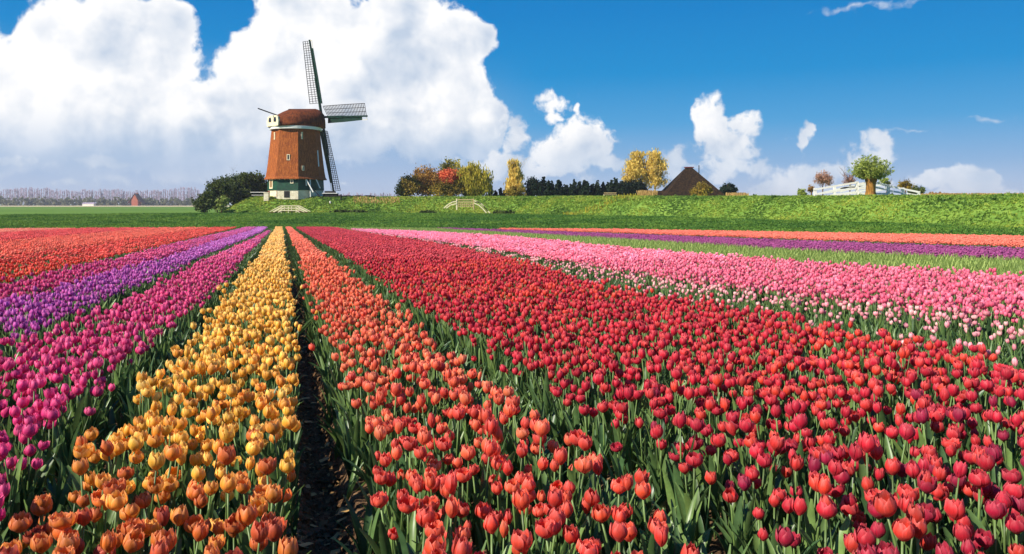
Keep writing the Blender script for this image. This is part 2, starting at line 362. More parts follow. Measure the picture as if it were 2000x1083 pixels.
# ------------------------------------------------------------------ terrain
def zf(y): return -0.0159*y
FIELD = [(-140, -3), (-140, 52), (-60, 61.5), (-40.8, 64), (-32, 70), (-22.3, 76), (-14, 73), (-4.3, 67.5), (7.8, 61.5), (18, 47.5), (24.3, 38.4), (36, 22), (50, -3)]
MXC = -38.
DIKE = [(-49, 134), (-44, 132), (-17, 133), (-3, 125), (19, 100), (32, 72), (37, 58), (47, 32), (60, 5), (75, -20), (220, -20), (220, 330), (-75, 330), (-62, 190), (-55, 150)]
def poly_sd(poly, x, y):
    """signed distance, positive inside"""
    P = np.array(poly, float); x = np.asarray(x, float); y = np.asarray(y, float)
    d = np.full(x.shape, 1e9); ins = np.zeros(x.shape, bool)
    for i in range(len(P)):
        a, b = P[i], P[(i+1) % len(P)]; e = b-a
        t = np.clip(((x-a[0])*e[0]+(y-a[1])*e[1])/(e@e), 0, 1)
        d = np.minimum(d, np.hypot(x-a[0]-t*e[0], y-a[1]-t*e[1]))
        c = ((a[1] > y) != (b[1] > y)) & (x < (b[0]-a[0])*(y-a[1])/((b[1]-a[1]) if b[1] != a[1] else 1e-9)+a[0]); ins ^= c
    return np.where(ins, d, -d)
def ss(a, b, x):
    t = np.clip((x-a)/(b-a), 0, 1); return t*t*(3-2*t)
def ztoe(y): return np.interp(y, [0, 58, 130], [-.45, -.40, -.14])
def zcrest(y): return np.interp(y, [20, 63, 138], [1.75, 1.98, 2.52])
def wob(x, y, s=1.): return np.sin(x*.31*s+1.3*np.sin(y*.17*s))*.5+np.sin(y*.43*s+x*.11*s+2.)*.3+np.sin(x*.9*s+y*.7*s)*.2
def zmeadow(x, y):
    a = np.maximum(-poly_sd(FIELD, x, y), 0); b = np.minimum(np.maximum(-poly_sd(DIKE, x, y), 0), np.maximum(130-y, 0))
    w = ss(0, 1, a/np.maximum(a+b, 1e-6)); w = np.where(a <= 0, 0, w)
    return zf(np.minimum(y, 80))*(1-w)+ztoe(y)*w + .05*wob(x, y, .6)*np.clip(a, 0, 1) - np.where(a <= 0, .5, 0)
def zdike(x, y):
    t = poly_sd(DIKE, x, y); h = zcrest(y)-ztoe(y)
    return ztoe(y)-.15+(h+.15)*(ss(-.6, 6.2, t)*.75+.25*np.clip((t+.3)/6., 0, 1))+.12*wob(x*3, y*3)*np.clip(t, 0, 1)*ss(9, 4, t)
def grid_mesh(name, X, Y, Z, keep=None, mat_=None):
    nj, ni = X.shape; me = bpy.data.meshes.new(name); V = np.stack([X, Y, Z], -1).reshape(-1, 3)
    J, I = np.meshgrid(np.arange(nj-1), np.arange(ni-1), indexing='ij'); a = (J*ni+I).ravel()
    Q = np.stack([a, a+1, a+ni+1, a+ni], 1)
    if keep is not None:
        kf = keep.reshape(-1); Q = Q[kf[Q].any(1)]
        used = np.unique(Q); remap = np.full(len(V), -1); remap[used] = np.arange(len(used)); V = V[used]; Q = remap[Q]
    me.vertices.add(len(V)); me.vertices.foreach_set('co', V.astype(np.float32).ravel())
    me.loops.add(Q.size); me.loops.foreach_set('vertex_index', Q.ravel().astype(np.int32))
    me.polygons.add(len(Q)); me.polygons.foreach_set('loop_start', np.arange(0, Q.size, 4, dtype=np.int32)); me.polygons.foreach_set('loop_total', np.full(len(Q), 4, dtype=np.int32))
    me.update(); me.polygons.foreach_set('use_smooth', [True]*len(Q)); me.materials.append(mat_)
    o = bpy.data.objects.new(name, me); COL.objects.link(o); return o
# one ground sheet to the horizon
ys = np.concatenate([np.arange(-40, 240, 2.0), 240*np.geomspace(1, 40, 60)]); xs = np.concatenate([-160*np.geomspace(1, 50, 50)[::-1], np.arange(-158, 160, 2.0), 160*np.geomspace(1, 50, 50)])
X, Y = np.meshgrid(xs, ys); Z = zmeadow(X, Y)
tag(grid_mesh('meadow', X, Y, Z, None, M['meadow']), 'flat green meadow between the tulip field and the dike, running to the horizon', kind='structure')
xs = np.arange(-80, 110, .7); ys = np.arange(-5, 300, .8); X, Y = np.meshgrid(xs, ys); sd = poly_sd(DIKE, X, Y)
tag(grid_mesh('dike', X, Y, zdike(X, Y), sd > -1.0, M['dike']), 'long grassy dike behind the tulip field with a flat top', kind='structure')
# stubble strip far away
mb = MB(); mb.add([(-900, 560, -.08), (-130, 560, -.08), (-180, 990, -.08), (-1500, 990, -.08)], [(0, 1, 2, 3)])
tag(mb.build('stubble_field', M['stubble']), 'pale straw coloured strip of field in front of the far trees', kind='structure')

# ------------------------------------------------------------------ beds: edges read from the photograph as lateral offset against depth
SL = .288                                                       # rows run along (-SL, 1)
def edge(pts):
    o = sorted([(1413/(v-425), (u-UC)/F*(1413/(v-425))+SL*1413/(v-425)) for u, v in pts])
    yy = [p[0] for p in o]; ll = [p[1] for p in o]
    return lambda y: np.interp(y, yy, ll)
E_ = dict(
    mag_L=edge([(0, 670), (120, 637), (210, 598), (300, 559), (390, 511), (480, 472), (525, 450)]),
    mag_R=edge([(40, 935), (100, 840), (165, 790), (255, 700), (324, 640), (390, 586), (450, 529), (528, 452)]),
    yel_L=edge([(-20, 1000), (75, 930), (190, 830), (250, 760), (330, 700), (420, 600), (500, 500), (534, 450)]),
    yel_R=edge([(603, 1083), (598, 980), (597, 900), (594, 820), (585, 700), (577, 600), (565, 520), (553.5, 450)]),
    cor_L=edge([(755, 1083), (735, 970), (712, 900), (690, 800), (648, 690), (610, 580), (583, 505), (560.5, 450)]),
    cor_R=edge([(1345, 1083), (1310, 970), (1130, 840), (1010, 765), (860, 650), (770, 590), (700, 540), (640, 495), (579, 451)]),
    red_L=edge([(1500, 1083), (1410, 950), (1260, 870), (1050, 750), (900, 655), (790, 585), (705, 522), (645, 484), (587, 451)]),
    red_R=edge([(2000, 715), (1900, 678), (1600, 628), (1480, 604), (1200, 562), (1000, 503), (850, 475), (700, 453)]),
    pin_L=edge([(2000, 615), (1600, 576), (1300, 538), (1200, 522), (1000, 490), (850, 468), (700, 450)]),
    pin_R=edge([(2000, 538), (1600, 514), (1200, 482), (1000, 462), (850, 453), (650, 446)]),
    pur2_L=edge([(2000, 504), (1600, 489), (1200, 465), (900, 449)]),
    pur2_R=edge([(2000, 487), (1600, 472.5), (1200, 457), (900, 446.5)]),
    sal_L=edge([(2000, 479), (1600, 466.5), (1200, 453), (1000, 448)]),
    pur_L=edge([(0, 589), (105, 565), (180, 541), (300, 511), (405, 475), (480, 454)]),
    pur_R=edge([(0, 650), (90, 635), (150, 602), (216, 572), (315, 533), (420, 489), (512, 452)]),
    mag2_L=edge([(0, 556), (105, 532), (210, 509), (330, 478), (450, 452)]),
    mag2_R=edge([(0, 585), (105, 562), (180, 539), (300, 509), (405, 474), (480, 453)]),
)
def nz(x, y, f): return np.sin(x*f*1.7+np.sin(y*f*1.1)*2)*np.sin(y*f*1.3+np.cos(x*f*.9)*2)

# soil sheet with furrows (fine near the camera)
def soil_z(x, y):
    L = x+SL*y; d = np.zeros_like(L)
    for a, b, dep in ((E_['yel_R'](y)+.0, E_['cor_L'](y)-.03, .14), (E_['mag_R'](y)+.10, E_['yel_L'](y)-.05, .03), (E_['cor_R'](y)+.08, E_['red_L'](y)-.15, .06)):
        c = (a+b)/2; hw = np.maximum((b-a)/2, .05); d = np.maximum(d, dep*ss(1.35, .45, np.abs(L-c)/hw))
    return zf(y)-d+.012*nz(x, y, 14)+.008*nz(x+3, y, 41)
ys = np.concatenate([np.arange(.6, 9, .035), np.arange(9, 24, .12), np.arange(24, 78, .5)])
ls = np.concatenate([np.arange(-2.6, 3.2, .03)])
X = ls[None, :]-SL*ys[:, None]; Y = np.repeat(ys[:, None], len(ls), 1)
near_soil = (X, Y, soil_z(X, Y)+.004)
ok = poly_sd(FIELD, X, Y) > 0
tag(grid_mesh('soil_path', *near_soil, ok, M['soil']), 'dark bare soil with a tramped furrow between the tulip beds', kind='structure')
ys = np.concatenate([np.arange(-3, 78, 1.0)]); xs = np.arange(-140, 50, 1.0); X, Y = np.meshgrid(xs, ys); sd = poly_sd(FIELD, X, Y)
tag(grid_mesh('field_soil', X, Y, zf(Y)-.15+0*X, sd > -.9, M['soil']), 'dark soil under the tulip beds', kind='structure')

# ------------------------------------------------------------------ tulip geometry
def petal(mb, hts, a0, Rr, H, close, wide, flare, seed, nt=6, ns=4, z0=0.0, r0=.18, pvv=.5):
    rr = random.Random(seed); v = []; f = []; lean = rr.uniform(-.06, .06); ruf = rr.uniform(.6, 1.8)
    ph = rr.uniform(0, 6)
    for i in range(nt+1):
        t = i/nt
        r = Rr*(r0+(1-r0)*math.sin(min(t*1.75, 1)*math.pi/2)**.8)*(1-close*max(0, t-.45)**1.3)+flare*Rr*max(0, t-.7)**1.5*3
        w = wide*min(1, .45+t*1.5)*(1 if t < .62 else 1-((t-.62)/.38)**2.6*.62)
        for j in range(ns+1):
            s = -1+2*j/ns; an = a0+s*w+lean*t
            rj = r*(1-.10*s*s*(1-t)+.05*math.sin(ph+s*5+t*4)*ruf*t)
            z = z0+H*(t-.09*s*s*t*t)+H*.035*ruf*math.sin(ph*2+s*6)*t*t
            v.append((rj*math.cos(an), rj*math.sin(an), z)); hts.append(max(0, (t-.55)*1.6)*(.5+.5*abs(s))+.35*abs(s)**3*t)
    for i in range(nt):
        for j in range(ns): a = i*(ns+1)+j; f.append((a, a+1, a+ns+2, a+ns+1))
    mb.add(v, f, pvv)
VAR = [  # radius, height, close, flare, petals, wide
    (.031, .063, 1.0, .0, 6, .86), (.034, .062, .70, .0, 6, .88), (.036, .058, .55, .02, 6, .86), (.036, .060, .62, .02, 8, .82), (.038, .055, .35, .07, 9, .78), (.028, .060, 1.2, .0, 6, .9), (.034, .065, .72, .02, 6, .86), (.041, .050, .15, .12, 9, .74)]
STEM_H = .37
def flower_parts(k, base=(0, 0, 0), nt=6, ns=4):
    Rr, H, cl, fl, n, wd = VAR[k]; Rr *= .84; H *= .90; mb = MB(); hts = []; rr = random.Random(100+k); inner = n//2
    for i in range(n):
        inn = i < inner; a = 2*math.pi*(i % inner)/inner + (0 if inn else math.pi/inner*.97)+rr.uniform(-.26, .26)
        petal(mb, hts, a, Rr*(.86 if inn else 1)*rr.uniform(.94, 1.06), H*(1.04 if inn else 1)*rr.uniform(.9, 1.06), cl*(1.1 if inn else 1)*rr.uniform(.6, 1.25), wd*rr.uniform(.85, 1.05), fl*rr.uniform(.3, 1.5), rr.random(), nt, ns, pvv=rr.uniform(.1, .95) if not inn else rr.uniform(.4, 1))
    mb.v = [(x+base[0], y+base[1], z+base[2]) for x, y, z in mb.v]
    return mb, hts
def leaf_mb(mb, az, L, wid, lean, droop, seed, z0=.0, nseg=6, pvv=None):
    rr = random.Random(seed); v = []; f = []; tw = rr.uniform(-.5, .5); p = Vector((.006*math.cos(az), .006*math.sin(az), z0)); el = math.pi/2-lean
    d = Vector((math.cos(az), math.sin(az), 0)); sd = Vector((-math.sin(az), math.cos(az), 0))
    for i in range(nseg+1):
        t = i/nseg; e = el-droop*t**1.6; w = wid*(math.sin(math.pi*min(.97, .10+t*.87))**.7)
        if i: p = p+(d*math.cos(e)+Vector((0, 0, 1))*math.sin(e))*L/nseg
        nrm = (-d*math.sin(e)+Vector((0, 0, 1))*math.cos(e)); s2 = (sd*math.cos(tw*t)+nrm*math.sin(tw*t)); n2 = nrm
        for s in (-1, 0, 1): v.append(p+s2*s*w/2+n2*(w*.28*abs(s)))
    for i in range(nseg):
        for j in range(2): a = i*3+j; f.append((a, a+1, a+4, a+3))
    mb.add(v, f, rr.random() if pvv is None else pvv)
def stem_pts(k):
    rr = random.Random(300+k); bx, by = rr.uniform(-.03, .03), rr.uniform(-.03, .03)
    return [(0, 0, -.03), (bx*.25, by*.25, STEM_H*.35), (bx*.7, by*.7, STEM_H*.7), (bx, by, STEM_H)]
def set_ht(me, hts):
    at = me.attributes.new('ht', 'FLOAT', 'POINT'); a = np.zeros(len(me.vertices), np.float32); a[:len(hts)] = hts; at.data.foreach_set('value', a)
    return me
PARTS = []; SINGLES = []
for k in range(len(VAR)):
    sp = stem_pts(k); tip = sp[-1]
    fm, hts = flower_parts(k, (tip[0], tip[1], tip[2]-.003), 7, 6)
    fme = set_ht(fm.mesh('flower', [PETAL], True), hts)
    sm = MB(); sm.tube(sp, [.0042, .004, .0036, .0036], 6, a=.85); sme = sm.mesh('stem', [LEAF], True)
    rr = random.Random(500+k); lms = []; a0 = rr.uniform(0, 6.28)
    for i in range(3 if k % 3 else 2):
        lm = MB(); leaf_mb(lm, a0+i*2.2+rr.uniform(-.3, .3), rr.uniform(.22, .34)*(1-.12*i), rr.uniform(.030, .048), rr.uniform(.06, .24), rr.uniform(.1, .7), rr.random(), .02+.05*i, 8)
        lms.append(lm)
    PARTS.append((fme, sme, [l.mesh('leaf', [LEAF], True) for l in lms]))
    fm2, h2 = flower_parts(k, (tip[0], tip[1], tip[2]-.003), 5, 4)
    j = MB(); j.v, j.f, j.a, j.mi = fm2.v, fm2.f, fm2.a, fm2.mi; j.cm = 1
    j.tube(sp, [.0042, .004, .0036, .0036], 4, a=.85)
    for l in lms: j.add(l.v, l.f, l.a)
    SINGLES.append(source('tulip_source_%d' % k, set_ht(j.mesh('tulip_source', [PETAL, LEAF], True), h2)))
NS = len(SINGLES)
# leafy plants without flower, then patches of nine small tulips, then leaf patches
LEAFY = []
for k in range(4):
    j = MB(); rr = random.Random(900+k)
    for i in range(5): leaf_mb(j, rr.uniform(0, 6.28), rr.uniform(.20, .36), rr.uniform(.022, .042), rr.uniform(.06, .42), rr.uniform(.1, .7), rr.random(), 0, 6)
    LEAFY.append(source('leafy_source_%d' % k, set_ht(j.mesh('leafy_source', [LEAF], True), [])))
PATCH = []
PS = .27
def low_flower(mb, hts, x, y, z, r, h, pvv, rr):
    v = []; n = 6; tl = (rr.uniform(-.3, .3)*h, rr.uniform(-.3, .3)*h); a0 = rr.random()
    for zz, k in ((0, .35), (.45, 1.0), (1.0, .72)):
        for i in range(n):
            w = a0+2*math.pi*i/n; kk = k*(1 if zz < 1 or i % 2 else .75)
            v.append((x+r*kk*math.cos(w)+tl[0]*zz, y+r*kk*math.sin(w)+tl[1]*zz, z+h*zz*(1 if i % 2 or zz < 1 else .82))); hts.append(zz*.7)
    v.append((x, y, z+h*.45)); hts.append(.0)
    f = [(q*n+i, q*n+(i+1) % n, (q+1)*n+(i+1) % n, (q+1)*n+i) for q in range(2) for i in range(n)]+[(2*n+i, 2*n+(i+1) % n, 3*n) for i in range(n)]
    mb.add(v, f, pvv)
for k in range(5):
    rr = random.Random(1300+k); j = MB(); hts = []; pts = []
    for a in range(3):
        for b in range(3):
            pts.append(((a-1+rr.uniform(-.4, .4))*PS/3, (b-1+rr.uniform(-.4, .4))*PS/3))
    for x, y in pts: low_flower(j, hts, x, y, STEM_H+rr.uniform(-.05, .04), rr.uniform(.023, .033), rr.uniform(.042, .058), rr.random(), rr)
    j.cm = 1
    for x, y in pts:
        for i in range(2):
            l = MB(); leaf_mb(l, rr.uniform(0, 6.28), rr.uniform(.24, .34), .045, rr.uniform(.1, .4), rr.uniform(.1, .7), rr.random(), 0, 2); j.add([(p[0]+x, p[1]+y, p[2]) for p in l.v], l.f, l.a)
    PATCH.append(source('patch_source_%d' % k, set_ht(j.mesh('patch_source', [PETAL, LEAF], False), hts)))
for k in range(3):
    rr = random.Random(1500+k); j = MB()
    for i in range(26):
        l = MB(); leaf_mb(l, rr.uniform(0, 6.28), rr.uniform(.22, .38), .04, rr.uniform(.1, .6), rr.uniform(.1, .7), rr.random(), 0, 2)
        x, y = rr.uniform(-.5, .5)*PS, rr.uniform(-.5, .5)*PS; j.add([(p[0]+x, p[1]+y, p[2]) for p in l.v], l.f, l.a)
    PATCH.append(source('patch_source_%d' % (5+k), set_ht(j.mesh('patch_source', [LEAF], False), [])))
for k in range(2):
    PATCH.append(source('patch_source_%d' % (8+k), set_ht(j.mesh('patch_source', [M['light_leaf']], False), [])))
COLL = collection('tulip_kinds', SINGLES+LEAFY+PATCH)
# Collection Info sorts by name: build the index map
order = sorted(o.name for o in COLL.objects); IDX = {n: i for i, n in enumerate(order)}
I_T = np.array([IDX[o.name] for o in SINGLES]); I_L = np.array([IDX[o.name] for o in LEAFY]); I_P = np.array([IDX[o.name] for o in PATCH[:5]]); I_PL = np.array([IDX[o.name] for o in PATCH[5:8]]); I_PG = np.array([IDX[o.name] for o in PATCH[8:]])

def tints(y, x, table, n):
    """table: [(depth, [srgb, ...])]; picks a shade for each flower, drifting with depth"""
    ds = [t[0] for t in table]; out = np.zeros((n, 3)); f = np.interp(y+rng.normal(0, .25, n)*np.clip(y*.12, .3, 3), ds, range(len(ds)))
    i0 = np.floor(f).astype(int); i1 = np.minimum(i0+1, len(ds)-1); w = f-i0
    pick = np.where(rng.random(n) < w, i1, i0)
    for t in range(len(ds)):
        m = np.where(pick == t)[0]; cols = np.array([lin(*c)[:3] for c in table[t][1]])
        c = cols[rng.integers(0, len(cols), len(m))]; out[m] = c
    return out*rng.uniform(.84, 1.08, (n, 1))*KT
KT = 1.08
NEAR_Y, FAR_Y = 1.55, 17.0
CAND = []     # near tulips that may become individuals
BED_DENS = {}
def plant(bed, label, eL, eR, table, y0=1.5, y1=78, dx=.086, dy=.076, drop=.08, mar=400, leafy_only=False, flower_share=1.0, hscale=1.0, far_leaf=.0, cat='tulips', far_y=None):
    FAR_Y = far_y or 17.0
    pos = []; rot = []; scl = []; idx = []; tnt = []
    y = y0
    # single tulips near, row by row
    rowno = 0
    yy = []
    while y < min(FAR_Y, y1): yy.append(y); y += dy*np.interp(y, [3.5, 8], [1, .86])
    for y in yy:
        l0, l1 = float(eL(y))+.04, float(eR(y))-.04; n = max(1, int((l1-l0)/(dx*np.interp(y, [3.5, 8], [1, .86]))))
        # only what a sideways step of the camera could still see
        L = l0+(np.arange(n)+.5)*(l1-l0)/n+rng.normal(0, dx*.26, n); yv = y+rng.normal(0, dy*.30, n); x = L-SL*yv
        k = (np.abs(x-0) < .64*yv*1.25+1.0) & (rng.random(n) > drop+.10*(nz(L*1.0, yv, 2.3) > .35))
        x, yv, L = x[k], yv[k], L[k]
        if len(x) == 0: continue
        rk = np.arange(len(x))
        for xi, yi, Li, ri in zip(x, yv, L, rk): pos.append((xi, yi, Li, rowno, ri, len(x)))
        rowno += 1
    A = np.array(pos) if pos else np.zeros((0, 6)); n = len(A)
    if n:
        xyz = np.stack([A[:, 0], A[:, 1], soil_z(A[:, 0], A[:, 1])], 1)
        tl = np.where(rng.random(n) < .12, 2.3, 1.0); ro = np.stack([rng.normal(0, .10, n)*tl, rng.normal(0, .10, n)*tl, rng.uniform(0, 6.28, n)], 1)
        s = rng.uniform(.84, 1.12, n)*hscale; sv = np.stack([s*rng.uniform(.92, 1.12, n), s*rng.uniform(.92, 1.12, n), s*rng.uniform(.86, 1.08, n)], 1); fs_ = np.interp(A[:, 1], [2.6, 7], [.96, .78])*np.where(rng.random(n) < .18, rng.uniform(.68, .9, n), 1); sv[:, 0] *= fs_; sv[:, 1] = sv[:, 0]; sv[:, 2] *= rng.uniform(.93, 1.05, n)
        isf = rng.random(n) < flower_share
        ix = np.where(isf, I_T[rng.choice(NS, n, p=([.06, .12, .16, .24, .16, .04, .12, .10] if bed == 'yellow' else [.14, .17, .16, .17, .10, .08, .13, .05]))], I_L[rng.integers(0, 4, n)])
        tn = tints(A[:, 1], A[:, 0], table, n)
        if bed == 'red':      # drifts of warmer scarlet flowers, mostly in the right half of the bed
            w = np.clip(nz(A[:, 2], A[:, 1], .55)*.5+.12+.13*(A[:, 2]-2.2), 0, .8); pick = rng.random(n) < w
            tn[pick] = np.array(lin(228, 66, 44)[:3])*KT*rng.uniform(.85, 1.08, (int(pick.sum()), 1))
        vis = (np.abs(A[:, 0]) < A[:, 1]*1020/F) & isf & (A[:, 1] < 5.0)
        ztop = xyz[:, 2]+STEM_H*sv[:, 2]+.03; vv = VH+F*(EYE-ztop)/A[:, 1]
        vis &= (vv < 1095)
        for i in np.where(vis)[0]: CAND.append(dict(bed=bed, i=i, p=xyz[i], r=ro[i], s=sv[i], k=int(np.where(I_T == ix[i])[0][0]), t=tn[i], row=A[i, 3], rank=A[i, 4], n=A[i, 5], y=A[i, 1]))
    else: xyz = ro = sv = ix = tn = None
    # patches beyond
    P2 = []; y = max(FAR_Y, y0)+PS/2
    while y < y1:
        l0, l1 = float(eL(y))+.05, float(eR(y))-.05
        if l1-l0 > .12:
            n2 = max(1, int(round((l1-l0)/PS*1.02))); L = l0+(np.arange(n2)+.5)*(l1-l0)/n2; x = L-SL*y
            k = np.abs(x) < .64*y*1.12+2; st = np.minimum(1, (l1-l0)/n2/PS)
            for xi in x[k]: P2.append((xi, y, st))
        y += PS*.93*(1+max(0, y-30)*.006)
    if P2:
        B = np.array(P2); sdv = poly_sd(FIELD, B[:, 0], B[:, 1]); B = B[sdv > .2]; n = len(B)
        if n:
            x3 = np.stack([B[:, 0]+rng.normal(0, .03, n), B[:, 1]+rng.normal(0, .03, n), zf(B[:, 1])], 1)
            ang = math.atan(SL)+rng.integers(0, 4, n)*math.pi/2
            r3 = np.stack([np.zeros(n), np.zeros(n), ang], 1); s3 = np.stack([np.clip(B[:, 2], .5, 1.15), np.clip(B[:, 2], .5, 1.15), rng.uniform(.92, 1.08, n)*hscale], 1)
            i3 = np.where(rng.random(n) < flower_share*(1-far_leaf), I_P[rng.integers(0, 5, n)], I_PL[rng.integers(0, 3, n)])
            if bed in ('green', 'pale_low'): i3 = np.where(np.isin(i3, I_PL), I_PG[0], i3)
            t3 = tints(B[:, 1], B[:, 0], table, n)
            if xyz is None: xyz, ro, sv, ix, tn = x3, r3, s3, i3, t3
            else: xyz, ro, sv, ix, tn = [np.concatenate(z) for z in ((xyz, x3), (ro, r3), (sv, s3), (ix, i3), (tn, t3))]
    BEDS.append([bed, label, xyz, ro, sv, ix, tn, cat])
BEDS = []
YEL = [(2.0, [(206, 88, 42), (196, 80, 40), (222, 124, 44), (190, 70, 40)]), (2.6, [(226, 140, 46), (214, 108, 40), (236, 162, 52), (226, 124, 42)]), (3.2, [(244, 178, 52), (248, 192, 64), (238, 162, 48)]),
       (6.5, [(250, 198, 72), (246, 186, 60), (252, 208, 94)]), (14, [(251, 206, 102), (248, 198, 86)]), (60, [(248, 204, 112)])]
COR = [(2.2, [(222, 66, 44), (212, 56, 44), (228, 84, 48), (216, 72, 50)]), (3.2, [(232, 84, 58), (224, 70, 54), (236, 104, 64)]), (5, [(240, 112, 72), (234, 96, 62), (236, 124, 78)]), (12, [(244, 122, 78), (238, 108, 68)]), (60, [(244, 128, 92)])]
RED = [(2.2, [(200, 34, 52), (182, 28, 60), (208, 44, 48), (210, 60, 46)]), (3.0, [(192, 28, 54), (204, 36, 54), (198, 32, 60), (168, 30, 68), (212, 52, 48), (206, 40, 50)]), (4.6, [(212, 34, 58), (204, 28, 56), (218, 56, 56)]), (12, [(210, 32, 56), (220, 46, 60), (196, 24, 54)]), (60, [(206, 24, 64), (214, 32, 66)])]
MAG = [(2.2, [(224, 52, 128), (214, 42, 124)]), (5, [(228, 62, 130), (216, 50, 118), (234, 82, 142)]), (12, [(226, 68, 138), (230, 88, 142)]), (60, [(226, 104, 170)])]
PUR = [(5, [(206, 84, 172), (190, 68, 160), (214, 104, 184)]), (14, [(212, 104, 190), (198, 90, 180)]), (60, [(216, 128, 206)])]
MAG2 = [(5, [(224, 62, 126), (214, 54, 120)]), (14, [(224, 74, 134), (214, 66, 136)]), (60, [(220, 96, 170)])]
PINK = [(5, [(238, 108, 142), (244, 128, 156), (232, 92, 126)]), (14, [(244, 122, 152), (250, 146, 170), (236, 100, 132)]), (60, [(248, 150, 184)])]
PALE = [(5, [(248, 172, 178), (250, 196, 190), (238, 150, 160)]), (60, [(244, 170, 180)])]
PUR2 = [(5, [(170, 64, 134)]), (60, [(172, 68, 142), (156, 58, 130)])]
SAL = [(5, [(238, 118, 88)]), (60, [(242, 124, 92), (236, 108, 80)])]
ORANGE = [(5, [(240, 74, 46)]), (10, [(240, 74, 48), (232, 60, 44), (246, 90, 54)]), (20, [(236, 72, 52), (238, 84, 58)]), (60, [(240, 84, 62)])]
plant('yellow', 'mass of yellow tulips running down the bed left of the soil path', E_['yel_L'], E_['yel_R'], YEL)
plant('coral', 'mass of coral orange tulips right of the soil path', E_['cor_L'], lambda y: E_['cor_R'](y)-np.interp(y, [2.5, 5], [.0, .05]), COR)
plant('red', 'broad mass of crimson red tulips in the middle of the field', lambda y: E_['red_L'](y)+.07, E_['red_R'], RED, drop=.10, hscale=1.0)
plant('magenta', 'mass of magenta pink tulips left of the yellow bed', E_['mag_L'], E_['mag_R'], MAG)
plant('purple', 'mass of violet purple tulips between two magenta beds', E_['pur_L'], E_['pur_R'], PUR)
plant('magenta_far', 'narrow mass of magenta tulips between the purple and the orange red beds', E_['mag2_L'], E_['mag2_R'], MAG2)
MIDP = lambda y: E_['red_R'](y)*.45+E_['pin_L'](y)*.55
plant('pale_low', 'few pale pink tulips scattered in green leaves beside the red bed', E_['red_R'], MIDP, PALE, flower_share=.10, far_leaf=.1, hscale=.9)
plant('pale', 'thin mass of pale pink tulips among leaves along the pink bed', MIDP, lambda y: E_['pin_L'](y)-.12, PALE, flower_share=.42, far_leaf=.25, hscale=.92)
plant('pink', 'wide mass of rose pink tulips behind the red bed', E_['pin_L'], E_['pin_R'], PINK, dx=.086, dy=.078)
plant('green', 'green mass of tulip leaves without flowers behind the pink bed', E_['pin_R'], E_['pur2_L'], PALE, flower_share=.0, y0=9, hscale=1.38, far_y=9.)
plant('plum', 'dark purple mass of tulips behind the green strip', E_['pur2_L'], E_['pur2_R'], PUR2, y0=12)
plant('salmon', 'salmon orange mass of tulips along the far field edge', E_['sal_L'], lambda y: np.full_like(np.asarray(y, float), 60.), SAL, y0=12)
# orange-red beds on the left, with thin gaps that converge like the rows
bands = [(0, 553, 0, 505, ORANGE), (0, 503, 0, 472, [(5, [(242, 108, 70)]), (60, [(244, 122, 88), (240, 110, 80)])]), (0, 471, 0, 455, [(5, [(236, 72, 62)]), (60, [(240, 84, 82), (234, 76, 72)])]), (0, 454.5, 0, 448, [(5, [(244, 150, 116)]), (60, [(246, 152, 122)])])]
words_ = ['nearest bed of the vivid orange red tulips left of the magenta beds', 'light orange tulips in the second bed of the left side', 'scarlet tulips in the third bed of the left side', 'peach tulips in the farthest left bed by the meadow']
for (ua, va, ub, vb, tb), wd in zip(bands, words_):
    La = ((ua-UC)/F+SL)*1413/(va-425); Lb = ((ub-UC)/F+SL)*1413/(vb-425)
    lo, hi = min(La, Lb), max(La, Lb)
    nsub = 4 if hi-lo < 12 else 7
    parts = []
    for q in range(nsub):
        a = lo+(hi-lo)*q/nsub+.05; b = lo+(hi-lo)*(q+1)/nsub-.16
        if q == nsub-1: 
            fb = (lambda y, b=b: np.minimum(b, E_['mag2_L'](y)-.25)) if va == 553 else (lambda y, b=b: b+0*np.asarray(y, float))
        else: fb = (lambda y, b=b: np.minimum(b, E_['mag2_L'](y)-.25))
        fa = (lambda y, a=a: a+0*np.asarray(y, float))
        plant('scarlet', wd, fa, fb, tb)
        parts.append(BEDS.pop())
    cc = [np.concatenate([p[i] for p in parts if p[2] is not None]) for i in range(2, 7)]
    BEDS.append(['scarlet', 'mass of '+wd, *cc, 'tulips'])

# the 300 tulips that show largest become things of their own
CAND.sort(key=lambda c: c['y'])
CHOSEN = CAND[:300]
taken = {}
for c in CHOSEN: taken.setdefault(c['bed'], set()).add(int(c['i']))
NAMES = dict(yellow='yellow_tulip_mass', coral='coral_tulip_mass', red='red_tulip_mass', magenta='magenta_tulip_mass', purple='purple_tulip_mass', magenta_far='magenta_tulip_mass', pale='pale_pink_tulip_mass', pale_low='pale_pink_tulip_mass', pink='pink_tulip_mass', green='tulip_leaf_mass', plum='plum_tulip_mass', salmon='salmon_tulip_mass', scarlet='orange_tulip_mass')
for bed, label, xyz, ro, sv, ix, tn, cat in BEDS:
    keep = np.ones(len(xyz), bool)
    for i in taken.get(bed, ()): keep[i] = False
    scatter(NAMES[bed], COLL, xyz[keep], ro[keep], sv[keep], ix[keep], tn[keep], label, cat)

